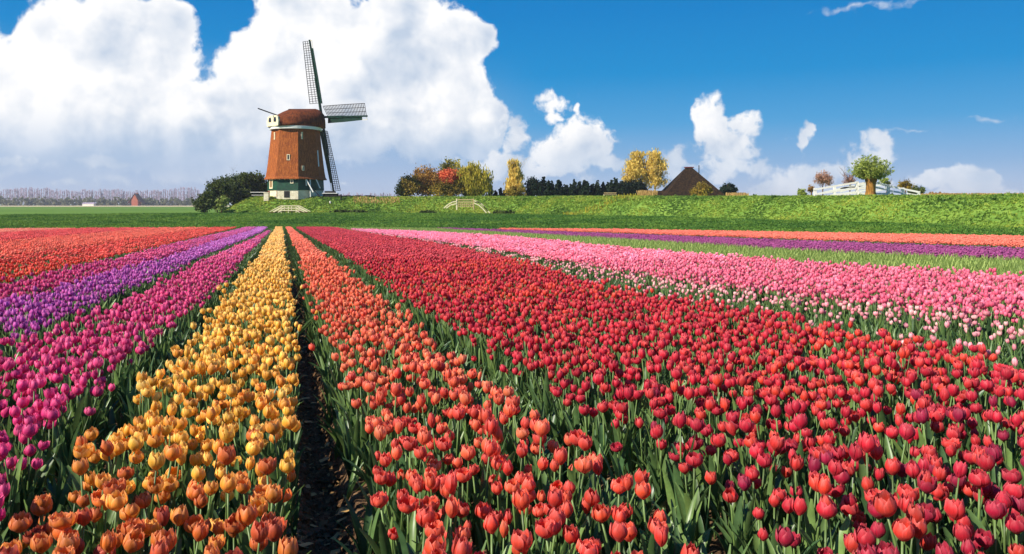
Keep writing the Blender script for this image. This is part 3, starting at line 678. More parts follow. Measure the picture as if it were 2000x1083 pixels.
ORD = ['first', 'second', 'third', 'fourth', 'fifth', 'sixth', 'seventh', 'eighth', 'ninth', 'tenth', 'eleventh', 'twelfth', 'thirteenth', 'fourteenth', 'fifteenth', 'sixteenth', 'seventeenth', 'eighteenth', 'nineteenth', 'twentieth',
       'twenty-first', 'twenty-second', 'twenty-third', 'twenty-fourth', 'twenty-fifth', 'twenty-sixth', 'twenty-seventh', 'twenty-eighth', 'twenty-ninth', 'thirtieth']
SHAPE = ['closed egg-shaped', 'plump cupped', 'short broad', 'ruffled double', 'wide open ruffled', 'slim closed', 'tall cupped', 'flat opened']
import colorsys
def shade(bed, t):
    r, g_, b = t; h, s, v = colorsys.rgb_to_hsv(r, g_, b); h *= 360
    if bed == 'yellow': return 'golden yellow' if g_/r > .40 else ('amber orange' if g_/r > .2 else 'burnt orange')
    if bed == 'coral': return 'salmon orange' if g_/r > .17 else ('coral orange' if g_/r > .08 else 'orange red')
    if bed == 'red': return 'purplish crimson' if b/r > .10 else ('crimson' if g_/r < .035 else 'bright red')
    return 'magenta'
SIDE = dict(yellow='from soil path', coral='from soil path', red='from coral bed', magenta='from leafy gap')
GROUPS = dict(yellow='near tulips of the yellow bed', coral='near tulips of the coral bed', red='near tulips of the red bed', magenta='near tulips of the magenta bed')
byrow = {}
for c in CHOSEN:
    byrow.setdefault(c['bed'], {}).setdefault(c['row'], []).append(c)
for bed, rows in byrow.items():
    for ri, rk in enumerate(sorted(rows)):
        lst = sorted(rows[rk], key=lambda c: c['p'][0], reverse=(bed in ('yellow', 'magenta')))
        for q, c in enumerate(lst):
            row_w = 'front row' if ri == 0 else ORD[ri]+' row'
            c['label'] = '%s %s tulip, %s %s, %s of %s bed' % (shade(bed, c['t']), SHAPE[c['k']], ORD[q], SIDE[bed], row_w, bed)
for c in CHOSEN:
    fme, sme, lmes = PARTS[c['k']]
    o = empty('tulip', c['p']); o.rotation_euler = tuple(c['r']); o.scale = tuple(c['s'])
    tag(o, c['label'], 'tulip', GROUPS[c['bed']])
    kids = [('stem', sme), ('flower', fme)]+[('leaf', m_) for m_ in lmes]
    for nm, me in kids:
        h = bpy.data.objects.new(nm, me); COL.objects.link(h); h.parent = o
        if nm == 'flower': h['tint'] = [float(a) for a in c['t']]

# foliage margins and gaps (leaves of plants that carry no flower)
def leafband(name, label, fa, fb, y0, y1, dens, far=True):
    pos = []
    y = y0
    while y < min(y1, FAR_Y):
        a, b = float(fa(y)), float(fb(y))
        if b > a:
            n = rng.poisson((b-a)*dens*.06)
            for _ in range(n):
                L = rng.uniform(a, b); yy = y+rng.uniform(0, .06); x = L-SL*yy
                if abs(x) < .64*yy*1.25+1: pos.append((x, yy))
        y += .06
    A = np.array(pos); n = len(A); xyz = np.stack([A[:, 0], A[:, 1], soil_z(A[:, 0], A[:, 1])-.01], 1)
    ro = np.stack([rng.normal(0, .12, n), rng.normal(0, .12, n), rng.uniform(0, 6.28, n)], 1); s = rng.uniform(.75, 1.1, n); ix = I_L[rng.integers(0, 4, n)]
    if far and y1 > FAR_Y:
        q = []; y = FAR_Y
        while y < y1:
            a, b = float(fa(y)), float(fb(y)); n2 = max(1, int((b-a)/.3))
            for L in a+(np.arange(n2)+.5)*(b-a)/n2: q.append((L-SL*y, y, min(1, (b-a)/n2/.34)))
            y += .3
        B = np.array(q); m = len(B); xyz = np.concatenate([xyz, np.stack([B[:, 0], B[:, 1], zf(B[:, 1])-.03], 1)])
        ro = np.concatenate([ro, np.stack([np.zeros(m), np.zeros(m), rng.integers(0, 4, m)*math.pi/2+math.atan(SL)], 1)])
        s = np.concatenate([s, np.clip(B[:, 2], .45, .95)]); ix = np.concatenate([ix, I_PL[rng.integers(0, 3, m)]])
    scatter(name, COLL, xyz, ro, s, ix, np.ones((len(xyz), 3)), label, 'leaves')
leafband('tulip_leaf_mass', 'mass of grey green leaves filling the gap between magenta and yellow tulips', E_['mag_R'], lambda y: E_['yel_L'](y)-.12, 1.6, 76, 90)
leafband('tulip_leaf_mass', 'mass of leaves along the right side of the soil path', lambda y: E_['cor_L'](y)-.035, lambda y: E_['cor_L'](y)+.03, 1.6, 76, 60)
leafband('tulip_leaf_mass', 'mass of leaves along the right edge of the coral tulips', E_['cor_R'], lambda y: E_['cor_R'](y)+.10, 1.6, 76, 60)
leafband('tulip_leaf_mass', 'mass of leaves along the left edge of the red tulips', lambda y: E_['red_L'](y)-.22, E_['red_L'], 1.6, 76, 100)
leafband('tulip_leaf_mass', 'mass of leaves in the gap between purple and magenta tulips', E_['pur_R'], E_['mag_L'], 3, 76, 70)
# extra leaves under the flowers, near part of the beds
for nm, a, b in (('yellow', 'yel_L', 'yel_R'), ('coral', 'cor_L', 'cor_R'), ('red', 'red_L', 'red_R'), ('magenta', 'mag_L', 'mag_R')):
    leafband('tulip_leaf_mass', 'mass of leaves and stems under the near %s tulips' % nm, (lambda y, a=a: E_[a](y)+.06), (lambda y, b=b: E_[b](y)-.10), 1.6, 6.0, 38 if nm != 'red' else 55, far=False)

# litter and clods on the bare soil
lit = []
for k in range(4):
    j = MB(); rr = random.Random(70+k)
    for i in range(3):
        a = rr.uniform(0, 6.28); x, y = rr.uniform(-.03, .03), rr.uniform(-.03, .03); L = rr.uniform(.015, .05); w = rr.uniform(.002, .006)*(1 if i else 2.5)
        dx_, dy_ = math.cos(a)*L/2, math.sin(a)*L/2; px, py = -math.sin(a)*w, math.cos(a)*w
        j.add([(x-dx_-px, y-dy_-py, .004), (x+dx_-px, y+dy_-py, .012), (x+dx_+px, y+dy_+py, .010), (x-dx_+px, y-dy_+py, .006)], [(0, 1, 2, 3)], rr.random())
    lit.append(source('litter_source_%d' % k, j, M['straw'], False))
for k in range(3):
    j = MB(); rr = random.Random(90+k); v = [(0, 0, .016)]+[(.018*math.cos(a)*rr.uniform(.6, 1.2), .018*math.sin(a)*rr.uniform(.6, 1.2), rr.uniform(.004, .011)) for a in np.linspace(0, 5.2, 6)]+[(.024*math.cos(a), .024*math.sin(a), -.01) for a in np.linspace(0, 5.2, 6)]
    j.add(v, [(0, 1+i, 1+(i+1) % 6) for i in range(6)]+[(1+i, 7+i, 7+(i+1) % 6, 1+(i+1) % 6) for i in range(6)], rr.random()); lit.append(source('litter_source_%d' % (4+k), j, M['clod'], False))
LC = collection('litter_kinds', lit)
pos = []
for fa, fb, dens, ymax in ((lambda y: E_['yel_R'](y)-.05, lambda y: E_['cor_L'](y)-.02, 1500, 14), (lambda y: E_['yel_L'](y)-.2, lambda y: E_['yel_L'](y)+.25, 300, 8), (lambda y: E_['cor_R'](y), lambda y: E_['red_L'](y), 250, 8)):
    y = 1.6
    while y < ymax:
        a, b = float(fa(y)), float(fb(y)); n = rng.poisson(max(0, b-a)*.05*dens*(1 if y < 6 else .5))
        for _ in range(n): L = rng.uniform(a, b); yy = y+rng.uniform(0, .05); pos.append((L-SL*yy, yy))
        y += .05
A = np.array(pos); n = len(A)
scatter('soil_litter', LC, np.stack([A[:, 0], A[:, 1], soil_z(A[:, 0], A[:, 1])+.006], 1), np.stack([rng.normal(0, .2, n), rng.normal(0, .2, n), rng.uniform(0, 6.28, n)], 1), rng.uniform(.5, 1.4, n), np.where(rng.random(n) < .34, rng.integers(0, 4, n), rng.integers(4, 7, n)), np.ones((n, 3)), 'straw bits and small clods lying on the bare soil', 'litter')

# ------------------------------------------------------------------ grass and weeds
wd_src = []
for k in range(5):
    j = MB(); rr = random.Random(2000+k)
    for i in range(16):
        a = rr.uniform(0, 6.28); x, y = rr.uniform(-.14, .14), rr.uniform(-.14, .14); h = rr.uniform(.12, .36); w = rr.uniform(.03, .09) if k < 3 else rr.uniform(.015, .04); ln = rr.uniform(.05, .25)
        dx_, dy_ = math.cos(a), math.sin(a)
        j.add([(x-dy_*w, y+dx_*w, 0), (x+dy_*w, y-dx_*w, 0), (x+dx_*ln*.4+dy_*w*1.2, y+dy_*ln*.4-dx_*w*1.2, h*.6), (x+dx_*ln, y+dy_*ln, h), (x+dx_*ln*.4-dy_*w*1.2, y+dy_*ln*.4+dx_*w*1.2, h*.6)], [(0, 1, 2, 4), (4, 2, 3)], rr.random())
    wd_src.append(source('weed_source_%d' % k, j, M['weed'], False))
WC = collection('weed_kinds', wd_src)
def sc_weeds(name, X, Y, Z, cols, s, label, cat='grass'):
    n = len(X); c = np.array([lin(*q)[:3] for q in cols]); w = nz(X, Y, .35)+nz(X, Y, .09)*.8+rng.normal(0, .45, n); k = np.clip(((w+1.2)/2.4*len(c)).astype(int), 0, len(c)-1)
    scatter(name, WC, np.stack([X, Y, Z], 1), np.stack([rng.normal(0, .2, n), rng.normal(0, .2, n), rng.uniform(0, 6.28, n)], 1), s, rng.integers(0, 5, n), c[k], label, cat)
N = 300000
X = rng.uniform(-50, 52, N); Y = rng.uniform(22, 145, N); sd = poly_sd(DIKE, X, Y)
k = (sd > -.3) & (sd < 9) & (np.abs(X) < Y*.72+3); X, Y, sd = X[k], Y[k], sd[k]
sc_weeds('dike_grass', X, Y, zdike(X, Y)-.03, [(98, 132, 54), (120, 152, 60), (136, 166, 66), (152, 176, 70), (144, 172, 68), (178, 188, 78)], rng.uniform(.30, .72, len(X))*np.where(Y > 110, 1.3, 1), 'rough grass and leafy weeds covering the dike slope')
N = 170000
X = rng.uniform(-75, 45, N); Y = rng.uniform(30, 150, N); fs = poly_sd(FIELD, X, Y); sd = poly_sd(DIKE, X, Y)
k = (fs < -.2) & (sd < -.2) & (np.abs(X) < Y*.70+3) & (fs > -62); X, Y = X[k], Y[k]
sc_weeds('meadow_grass', X, Y, zmeadow(X, Y)-.04, [(76, 118, 46), (90, 128, 50), (100, 138, 54), (110, 146, 56), (122, 152, 58)], rng.uniform(.3, .7, len(X)), 'short dark green grass of the meadow strip behind the tulips')

N = 9000
X = rng.uniform(-50, 52, N); Y = rng.uniform(40, 150, N); sd = poly_sd(DIKE, X, Y)
k = (sd > 4.2) & (sd < 8.5) & (np.abs(X) < Y*.72+3) & (nz(X, Y, .5)+nz(X+9, Y, 1.7)*.6 > .05) & ~((np.abs(X-MXC) < 9) & (Y > 125)); X, Y = X[k], Y[k]
sc_weeds('dike_weeds', X, Y, zdike(X, Y)-.05, [(84, 116, 48), (110, 138, 56), (130, 150, 60), (150, 150, 72)], rng.uniform(.6, 1.5, len(X)), 'taller uneven weeds along the crest of the dike', 'weeds')

# ------------------------------------------------------------------ trees
def branchy(mb, base, h, r, n_l, spread, seed, up=.75, levels=2, trunk_frac=.4, tips=None, a=.5):
    rr = random.Random(seed); base = Vector(base)
    def grow(p, d, L, rad, lev):
        pts = [p]; n = 4; q = p.copy(); dd = d.copy()
        for i in range(n):
            dd = (dd+Vector((rr.uniform(-.16, .16), rr.uniform(-.16, .16), .06))).normalized(); q = q+dd*L/n; pts.append(q.copy())
        mb.tube(pts, [rad*(1-.75*i/n) for i in range(n+1)], 5 if lev == 0 else 3, a=rr.random())
        if tips is not None and lev > 0: tips.extend(pts[2:])
        if lev < levels:
            for i in range(n_l if lev == 0 else 4):
                t = rr.uniform(trunk_frac, 1.) if lev == 0 else rr.uniform(.3, 1); k_ = min(int(t*n), n-1); o_ = pts[k_].lerp(pts[k_+1], t*n-k_)
                az = rr.uniform(0, 6.28); nd = (dd*up+Vector((math.cos(az), math.sin(az), rr.uniform(-.1, .5)))*spread).normalized()
                grow(o_, nd, L*rr.uniform(.38, .62), rad*.38*(1.2-t*.5), lev+1)
    grow(base, Vector((rr.uniform(-.05, .05), rr.uniform(-.05, .05), 1)).normalized(), h, r, 0)
LEAFK = 1.9
def leaf_cloud(mb, blobs, n, size, seed, shell=.4, clump=22, elong=1.0):
    """n leaf-sized faces spread through ellipsoids (centre, radii), gathered in clumps, with gaps"""
    n = int(n*LEAFK); size = size*1.12
    r_ = np.random.default_rng(seed); vols = np.array([b[1][0]*b[1][1]*b[1][2] for b in blobs]); pr = vols**.75/np.sum(vols**.75)
    nc = max(8, n//clump); bi = r_.choice(len(blobs), nc, p=pr); C_ = []
    for b in bi:
        c, rad = blobs[b]; d = r_.normal(size=3); d /= np.linalg.norm(d); rr_ = (shell+(1-shell)*r_.random())*r_.uniform(.75, 1.04)
        C_.append(np.array(c)+d*rr_*np.array(rad))
    C_ = np.array(C_); br = np.array([min(blobs[b][1]) for b in bi]); which = r_.integers(0, nc, n); tone = r_.random(nc)
    pos = C_[which]+r_.normal(size=(n, 3))*(br[which]*.17)[:, None]
    v = np.zeros((n, 4, 3)); u = r_.normal(size=(n, 3)); u /= np.linalg.norm(u, axis=1)[:, None]; w = np.cross(u, r_.normal(size=(n, 3))); w /= np.linalg.norm(w, axis=1)[:, None]
    s = size*r_.uniform(.6, 1.35, n)[:, None]
    if elong > 1: u = u*.35+np.array([0, 0, 1.0]); u /= np.linalg.norm(u, axis=1)[:, None]
    v[:, 0] = pos-u*s*.5*elong; v[:, 1] = pos+w*s*.42; v[:, 2] = pos+u*s*.55*elong; v[:, 3] = pos-w*s*.38
    a = np.clip(tone[which]*.7+r_.random(n)*.3, 0, 1)
    mb.add(v.reshape(-1, 3), np.arange(n*4).reshape(-1, 4), np.repeat(a, 4))
def gz(x, y): return float(zdike(np.array([x]), np.array([y]))[0]) if float(poly_sd(DIKE, np.array([x]), np.array([y]))[0]) > -.5 else float(zmeadow(np.array([x]), np.array([y]))[0])
def tree(name, label, cat, u, d, blobs_px, leafm, nleaf, size, barkm='bark', trunk=None, group=None, seed=1, clump=24, elong=1.0, shell=.35, levels=2, depth=.85):
    """blobs in photo pixels: (u, v, ru, rv); trunk = (height px, radius m, branches)"""
    x = (u-UC)/F*d; z = gz(x, d); s = F/d; o = empty(name, (x, d, z)); tag(o, label, cat, group)
    bl = []
    for (bu, bv, ru, rv) in blobs_px:
        p = W(bu, bv, d); bl.append(((p.x-x, random.uniform(-.2, .2)*ru/s, p.z-z), (ru/s*1.1, ru/s*depth, rv/s*1.06)))
    mb = MB(); leaf_cloud(mb, bl, nleaf, size, seed, clump=clump, elong=elong, shell=shell); mb.build('crown', M[leafm], o)
    top = max(b[0][2]+b[1][2]*.5 for b in bl)
    hp, r, nb = trunk or (top*s*.9, .12, 6)
    tb = MB(); branchy(tb, (0, 0, -.1), hp/s, r, nb, .6, seed+5, levels=levels); tb.build('trunk', M[barkm], o, True)
    return o
g1 = 'shrubs and trees beside the windmill'
tree('dark_shrub', 'dark rounded shrub at the far left end of the mill mound', 'shrub', 398, 132, [(398, 398, 20, 17), (404, 388, 16, 12)], 'cut_green', 2600, .26, group=g1, seed=11)
tree('pale_shrub', 'small pale green bush in front of the dark shrubs by the mill', 'shrub', 432, 131, [(432, 400, 10, 13), (440, 392, 8, 10)], 'pale_green', 800, .2, group=g1, seed=12)
tree('dark_tree', 'dark green tree second from the left beside the mill', 'tree', 425, 137, [(418, 385, 20, 20), (432, 368, 24, 20), (425, 395, 20, 16)], 'cut_green', 3800, .28, group=g1, seed=13)
tree('dark_tree', 'broad dark green tree sheltering the mill, middle one of the clump', 'tree', 462, 142, [(455, 362, 28, 20), (468, 375, 30, 22), (480, 352, 24, 15), (450, 388, 22, 14)], 'cut_green', 5200, .28, group=g1, seed=14)
tree('dark_tree', 'dark tree touching the left side of the windmill', 'tree', 500, 144, [(498, 356, 26, 17), (508, 370, 22, 18), (485, 372, 22, 16)], 'cut_green', 4200, .28, group=g1, seed=15)
g2 = 'autumn trees behind the gate'
tree('olive_tree', 'low olive brown tree at the left of the autumn clump', 'tree', 800, 150, [(795, 367.5, 24.4, 18.6), (805, 357.5, 19.5, 16.2), (788, 374.5, 18.3, 11.6)], 'olive', 3000, .27, group=g2, seed=21)
tree('russet_tree', 'russet brown tree in the autumn clump, left of the red one', 'tree', 840, 151, [(832, 349.5, 31.7, 23.2), (845, 362.5, 39, 25.5), (820, 365.5, 26.8, 18.6), (812, 342.5, 12.2, 13.9)], 'russet', 5200, .27, group=g2, seed=22)
tree('yellow_green_tree', 'tallest yellow green tree behind the red tree', 'tree', 880, 158, [(880, 333.5, 22, 23.2), (872, 342.5, 17.1, 16.2), (886, 352.5, 24.4, 25.5)], 'yellowgreen', 3600, .26, group=g2, seed=23)
tree('red_tree', 'small orange red tree glowing in front of the autumn clump', 'tree', 880, 147, [(878, 345.5, 19.5, 15.1), (870, 340.5, 12.2, 10.4), (888, 349.5, 12.2, 11.6)], 'scarlet', 1800, .24, 'bark_pale', group=g2, seed=24)
tree('brown_shrub', 'dark brown shrub under the red tree', 'shrub', 882, 146, [(878, 369.5, 29.3, 16.2), (860, 371.5, 24.4, 13.9)], 'olive', 2400, .24, group=g2, seed=25)
tree('willow_tree', 'round golden green willow right of the red tree', 'tree', 925, 148, [(925, 352.5, 32.9, 30.2), (918, 345.5, 24.4, 23.2), (934, 365.5, 26.8, 20.9), (920, 372.5, 24.4, 13.9)], 'yellowgreen', 6000, .24, 'bark_pale', group=g2, seed=26, elong=2.2)
g3 = 'dark conifers on the dike'
def conifer(u, v0, w, label, d=152, m='dark_conifer', name='conifer', grp=g3):
    x = (u-UC)/F*d; z = gz(x, d); s = F/d; H = (387-v0)/s; o = empty(name, (x, d, z)); tag(o, label, 'conifer', grp); mb = MB()
    bl = [((random.uniform(-.1, .1), 0, H*t), (w/s/2*(1.05-t)+.15, w/s/2*(1.05-t)+.15, H*.16)) for t in (.12, .28, .44, .6, .75, .9)]
    leaf_cloud(mb, bl, int(420+H*w*12), .28, int(u), clump=14, shell=.2); mb.build('crown', M[m], o)
    tb = MB(); tb.tube([(0, 0, -.2), (0, 0, H*.95)], [.12, .03], 5); tb.build('trunk', M['bark'], o)
conifer(958, 360, 14, 'dark conifer just right of the round golden willow')
conifer(968, 372, 12, 'low dark conifer between the willow and the slender pale tree')
conifer(977, 368, 10, 'small dark conifer left of the slender pale tree')
conifer(985, 372, 10, 'lowest dark conifer at the foot of the slender pale tree')
tree('slender_tree', 'slender upright pale yellow tree standing alone', 'tree', 1005, 149, [(1004, 330, 14, 18), (1006, 350, 17, 20), (1004, 368, 19, 16)], 'gold', 3000, .2, 'bark_pale', trunk=(66, .14, 9), seed=31, elong=2.4)
tree('brown_shrub', 'brownish shrub around the foot of the slender pale tree', 'shrub', 1006, 147, [(1006, 376, 22, 12)], 'olive', 1300, .24, seed=32)
tree('dark_tree', 'rounded blackish green tree right of the slender pale tree', 'tree', 1044, 150, [(1042, 362, 17, 15), (1048, 374, 20, 13), (1036, 376, 14, 12)], 'dark_conifer', 3200, .24, seed=33)
us = list(range(1060, 1222, 9)); adj = ['tall', 'low', 'bushy', 'narrow', 'thin', 'ragged', 'stout', 'slanting', 'squat']
rr = random.Random(5)
for i, u in enumerate(us):
    w = rr.uniform(20, 27); v0 = [343, 352, 355, 354, 351, 356, 357, 353, 355, 356, 352, 356, 354, 352, 355, 353, 351, 352][i % 18]+rr.uniform(-1, 1)
    conifer(u+rr.uniform(-3, 3), v0+rr.uniform(-3, 3), w*rr.uniform(.85, 1.25), 'dark conifer in the dense row, %s tree counted from the rounded blackish tree' % ORD[i], 150+rr.uniform(-2, 3))
tree('hedge', 'dense black green hedge below the golden trees', 'hedge', 1236, 146, [(1222, 370, 16, 12), (1240, 369, 20, 14), (1252, 374, 12, 10)], 'hedge_dark', 5200, .24, seed=35, shell=.8)
tree('golden_tree', 'tall golden tree, left one of the pair above the dark hedge', 'tree', 1246, 153, [(1247, 308, 16, 19), (1240, 330, 22, 20), (1228, 350, 16, 15), (1254, 340, 15, 24)], 'gold', 3300, .23, 'bark_pale', trunk=(66, .22, 12), seed=36, elong=1.5, group='golden trees by the barn')
tree('golden_tree', 'tall golden tree, right one of the pair beside the barn', 'tree', 1280, 153, [(1279, 309, 16, 17), (1284, 328, 19, 22), (1280, 350, 20, 18), (1270, 332, 12, 20)], 'gold', 3500, .23, 'bark_pale', trunk=(66, .22, 12), seed=37, elong=1.5, group='golden trees by the barn')
tree('olive_shrub', 'olive shrub growing against the front of the thatched barn', 'shrub', 1370, 138, [(1370, 371, 19, 13), (1362, 376, 14, 8)], 'olive', 1900, .24, seed=38)
tree('yellow_shrub', 'small yellow shrub on the dike edge below the barn', 'shrub', 1372, 118, [(1370, 386, 10, 5), (1378, 384, 7, 5)], 'yellowgreen', 500, .2, seed=39)
tree('dark_tree', 'low black green tree right of the thatched barn', 'tree', 1424, 150, [(1422, 371, 16, 12), (1430, 375, 14, 9), (1416, 376, 14, 8)], 'dark_conifer', 2600, .24, seed=40)
tree('bare_tree', 'small rosy bare tree left of the white fence', 'tree', 1607, 104, [(1606, 348, 19, 14), (1612, 352, 16, 12)], 'pinkbare', 1500, .10, trunk=(34, .10, 10), seed=41, shell=.2, elong=1.6, levels=3)
tree('bare_tree', 'pale bare tree partly hidden behind the pollard willow', 'tree', 1660, 110, [(1658, 352, 16, 13)], 'pinkbare', 500, .10, trunk=(40, .10, 9), seed=42, shell=.2, elong=1.6, levels=3)
tree('small_shrub', 'small green shrub left of the white fence', 'shrub', 1567, 97, [(1567, 377, 10, 8)], 'willow', 420, .13, seed=43)
tree('small_shrub', 'russet low shrub at the left end of the white fence', 'shrub', 1586, 97, [(1584, 371, 7, 9)], 'russet', 300, .12, seed=44)
tree('small_shrub', 'brown green shrub behind the right end of the white fence', 'shrub', 1768, 100, [(1768, 362, 14, 10), (1778, 368, 12, 8)], 'olive', 900, .14, seed=45)
tree('small_shrub', 'dark green shrub just right of the white fence', 'shrub', 1796, 96, [(1794, 373, 15, 10), (1782, 376, 10, 7)], 'cut_green', 900, .14, seed=46)
tree('small_shrub', 'yellow green bush behind the pollard willow trunk', 'shrub', 1730, 99, [(1728, 356, 12, 10)], 'willow', 420, .13, seed=47)
tree('small_shrub', 'low dry brown shrub on the dike right of the fence', 'shrub', 1830, 88, [(1828, 380, 20, 5), (1850, 381, 14, 3)], 'russet', 600, .12, seed=48)

# pollard willow
d = 83.; x0 = (1701-UC)/F*d; zb = gz(x0, d); s = F/d; KS = 1.17; w0 = empty('pollard_willow', (x0, d, zb)); tag(w0, 'pollard willow with thick golden trunk and bushy round head', 'tree')
H = (385-350)/s; tb = MB(); n = 14; v = []; f = []
prof = [(-.2, .60), (.0, .56), (.15, .50), (.5, .44), (.9, .43), (1.2, .46), (1.45, .56), (1.62, .60), (1.75, .45), (1.82, .15)]
for i, (z, r) in enumerate(prof):
    for k in range(n): w = 2*math.pi*k/n; rj = r*(1+.11*math.sin(3*w+z*1.2)+.07*math.sin(7*w+1)); v.append((rj*KS*.86*math.cos(w), rj*KS*.86*math.sin(w), z*H/1.6))
for i in range(len(prof)-1):
    for k in range(n): f.append((i*n+k, i*n+(k+1) % n, (i+1)*n+(k+1) % n, (i+1)*n+k))
f.append(tuple((len(prof)-1)*n+k for k in range(n))); tb.add(v, f, .5); tb.build('trunk', M['bark_gold'], w0, True)
sb = MB(); rr = random.Random(3); lv = MB(); tips = []
for i in range(230):
    az = rr.uniform(0, 6.28); e = rr.uniform(-.05, 1.5); L = KS*rr.uniform(1.3, 2.1)*(.82+.18*math.sin(e)); p = Vector((.45*math.cos(az)*math.cos(e*.7), .45*math.sin(az)*math.cos(e*.7), H*.95+.1*rr.random()))
    dd = Vector((math.cos(az)*math.cos(e), math.sin(az)*math.cos(e), math.sin(e))); pts = [p]
    for q in range(4): dd = (dd+Vector((rr.uniform(-.1, .1), rr.uniform(-.1, .1), .16))).normalized(); p = p+dd*L/4; pts.append(p)
    sb.tube(pts, [.022, .018, .013, .009, .004], 3, False, rr.random()); tips += pts[1:]
sb.build('shoots', M['willow'], w0)
tip = np.array([tuple(t) for t in tips]); r_ = np.random.default_rng(4); nL = 12000; pos = tip[r_.integers(0, len(tip), nL)]+r_.normal(0, .07, (nL, 3)); u_ = r_.normal(size=(nL, 3)); u_ /= np.linalg.norm(u_, axis=1)[:, None]; w_ = np.cross(u_, r_.normal(size=(nL, 3))); w_ /= np.linalg.norm(w_, axis=1)[:, None]; sz = .12*r_.uniform(.6, 1.3, nL)[:, None]
V4 = np.stack([pos-u_*sz*.6, pos+w_*sz*.35, pos+u_*sz*.6, pos-w_*sz*.35], 1); lv.add(V4.reshape(-1, 3), np.arange(nL*4).reshape(-1, 4), np.repeat(r_.random(nL), 4)); lv.build('foliage', M['willow'], w0)

# ------------------------------------------------------------------ windmill
MX, MY = (578-UC)/F*141, 141.0; MZ = gz(MX, MY)-.02
mill = empty('windmill', (MX, MY, MZ)); tag(mill, 'thatched brown windmill with green base and lattice sails on the grassy mound', 'windmill')
DEL = R(-3)      # turn of the octagon
def octo(r, z, n=8):
    return [(r*math.sin(DEL+R(22.5+45*k)), -r*math.cos(DEL+R(22.5+45*k)), z) for k in range(n)]
def octo_wall(prof, name, m, parent=mill, thick=True, smooth=False):
    mb = MB(); v = []; f = []
    for r, z in prof: v += octo(r, z)
    for i in range(len(prof)-1):
        for k in range(8): f.append((i*8+k, i*8+(k+1) % 8, (i+1)*8+(k+1) % 8, (i+1)*8+k))
    f.append(tuple(range(8))[::-1]); f.append(tuple((len(prof)-1)*8+k for k in range(8)))
    mb.add(v, f, .5); return mb.build(name, M[m] if isinstance(m, str) else m, parent)
octo_wall([(4.72, -.3), (4.72, 1.26)], 'plinth', 'plaster')
octo_wall([(4.84, 1.262), (4.74, 3.3)], 'board_wall', 'green')
octo_wall([(5.30, 3.12), (5.33, 3.22), (5.10, 3.6), (4.92, 4.6), (4.74, 6.0), (4.56, 7.6), (4.38, 9.2), (4.22, 10.8), (4.12, 11.75)], 'thatched_body', 'thatch')
def face_frame(k):
    """k=0 front face, -1 left face, 1 right face: outward normal angle"""
    a = DEL+R(45*k); nrm = Vector((math.sin(a), -math.cos(a), 0)); side = Vector((math.cos(a), math.sin(a), 0)); return nrm, side
def apo(r): return r*math.cos(R(22.5))
def on_face(k, sx_, z, r, outp=.0):
    nrm, side = face_frame(k); return nrm*(apo(r)+outp)+side*sx_+Vector((0, 0, z))
def window(k, sx_, z, r, w, h, name='window', fm='cream', gm='glass', mull=True, fr=.14):
    nrm, side = face_frame(k); up = Vector((0, 0, 1)); c = on_face(k, sx_, z, r, .03)
    mb = MB()
    mb.bar(c-side*w/2-up*h/2, c-side*w/2+up*h/2, .12, fr, side); mb.bar(c+side*w/2-up*h/2, c+side*w/2+up*h/2, .12, fr, side)
    mb.bar(c-side*(w/2+fr/2)-up*(h/2), c+side*(w/2+fr/2)-up*(h/2), .16, fr, up); mb.bar(c-side*(w/2+fr/2)+up*(h/2), c+side*(w/2+fr/2)+up*(h/2), .16, fr, up)
    if mull: mb.bar(c-up*h/2, c+up*h/2, .08, .05, side)
    fo = mb.build(name, M[fm], mill)
    gb_ = MB(); c2 = c-nrm*.02; gb_.bar(c2-up*(h/2-.02), c2+up*(h/2-.02), .05, w-.02, side); p = gb_.build('pane', M[gm], fo); return fo
window(-1, -.25, 2.35, 4.80, 1.05, 1.45, gm='glass_warm', fr=.2)
window(0, .75, 2.72, 4.78, .42, .55, mull=False, fr=.13)
window(0, 0.1, 6.85, 4.66, .42, .9, mull=False, fr=.10)
window(-1, .0, 10.6, 4.25, .22, 1.1, mull=False, fr=.14)
window(1, -.9, 10.6, 4.25, .20, 1.1, mull=False, fr=.10)
window(1, -1.0, 5.0, 4.88, .28, .75, mull=False, fr=.10)
# doors in the plinth
for k, sx_, w, h, m in ((0, -.15, .95, 1.1, 'tar'), (-1, -1.35, .7, 1.15, 'brickred'), (-1, 1.72, .14, 1.2, 'brickred')):
    nrm, side = face_frame(k); mb = MB(); c = on_face(k, sx_, 0, 4.72, .012); mb.bar(c, c+Vector((0, 0, h)), .09, w, side); mb.build('door', M[m], mill)
# end pieces under the thatch
for k in (-1, 0):
    for i in range(4):
        mb = MB(); c = on_face(k, -1.35+i*.9, 3.08, 4.80, .10); mb.box(c, (.16, .2, .12), DEL+R(45*k)); mb.build('corbel', M['cream'], mill)
# pale frame and ladder beams on the shaded side
for a_, b_, nm in (((1, -.55, 3.2, 5.1), (1, .2, .9, 6.4), 'brace'), ((1, .25, 3.4, 5.0), (1, .25, .1, 5.3), 'post'), ((1, 1.3, 3.3, 5.1), (1, 1.9, 1.6, 5.6), 'brace'), ((1, -.55, 3.2, 5.1), (1, -.5, 2.0, 5.2), 'brace'), ((1, .2, 1.6, 5.9), (1, 1.4, -.1, 7.0), 'brace')):
    mb = MB(); mb.bar(on_face(a_[0], a_[1], a_[2], a_[3]), on_face(b_[0], b_[1], b_[2], b_[3]), .15, .15); mb.build(nm, M['white' if nm != 'brace' or a_[2] > 2 else 'tar'], mill)
mb = MB(); mb.bar(on_face(2, -1.2, 8.2, 4.55), on_face(2, -1.6, 5.4, 4.9), .18, .12); mb.build('brace', M['white'], mill)
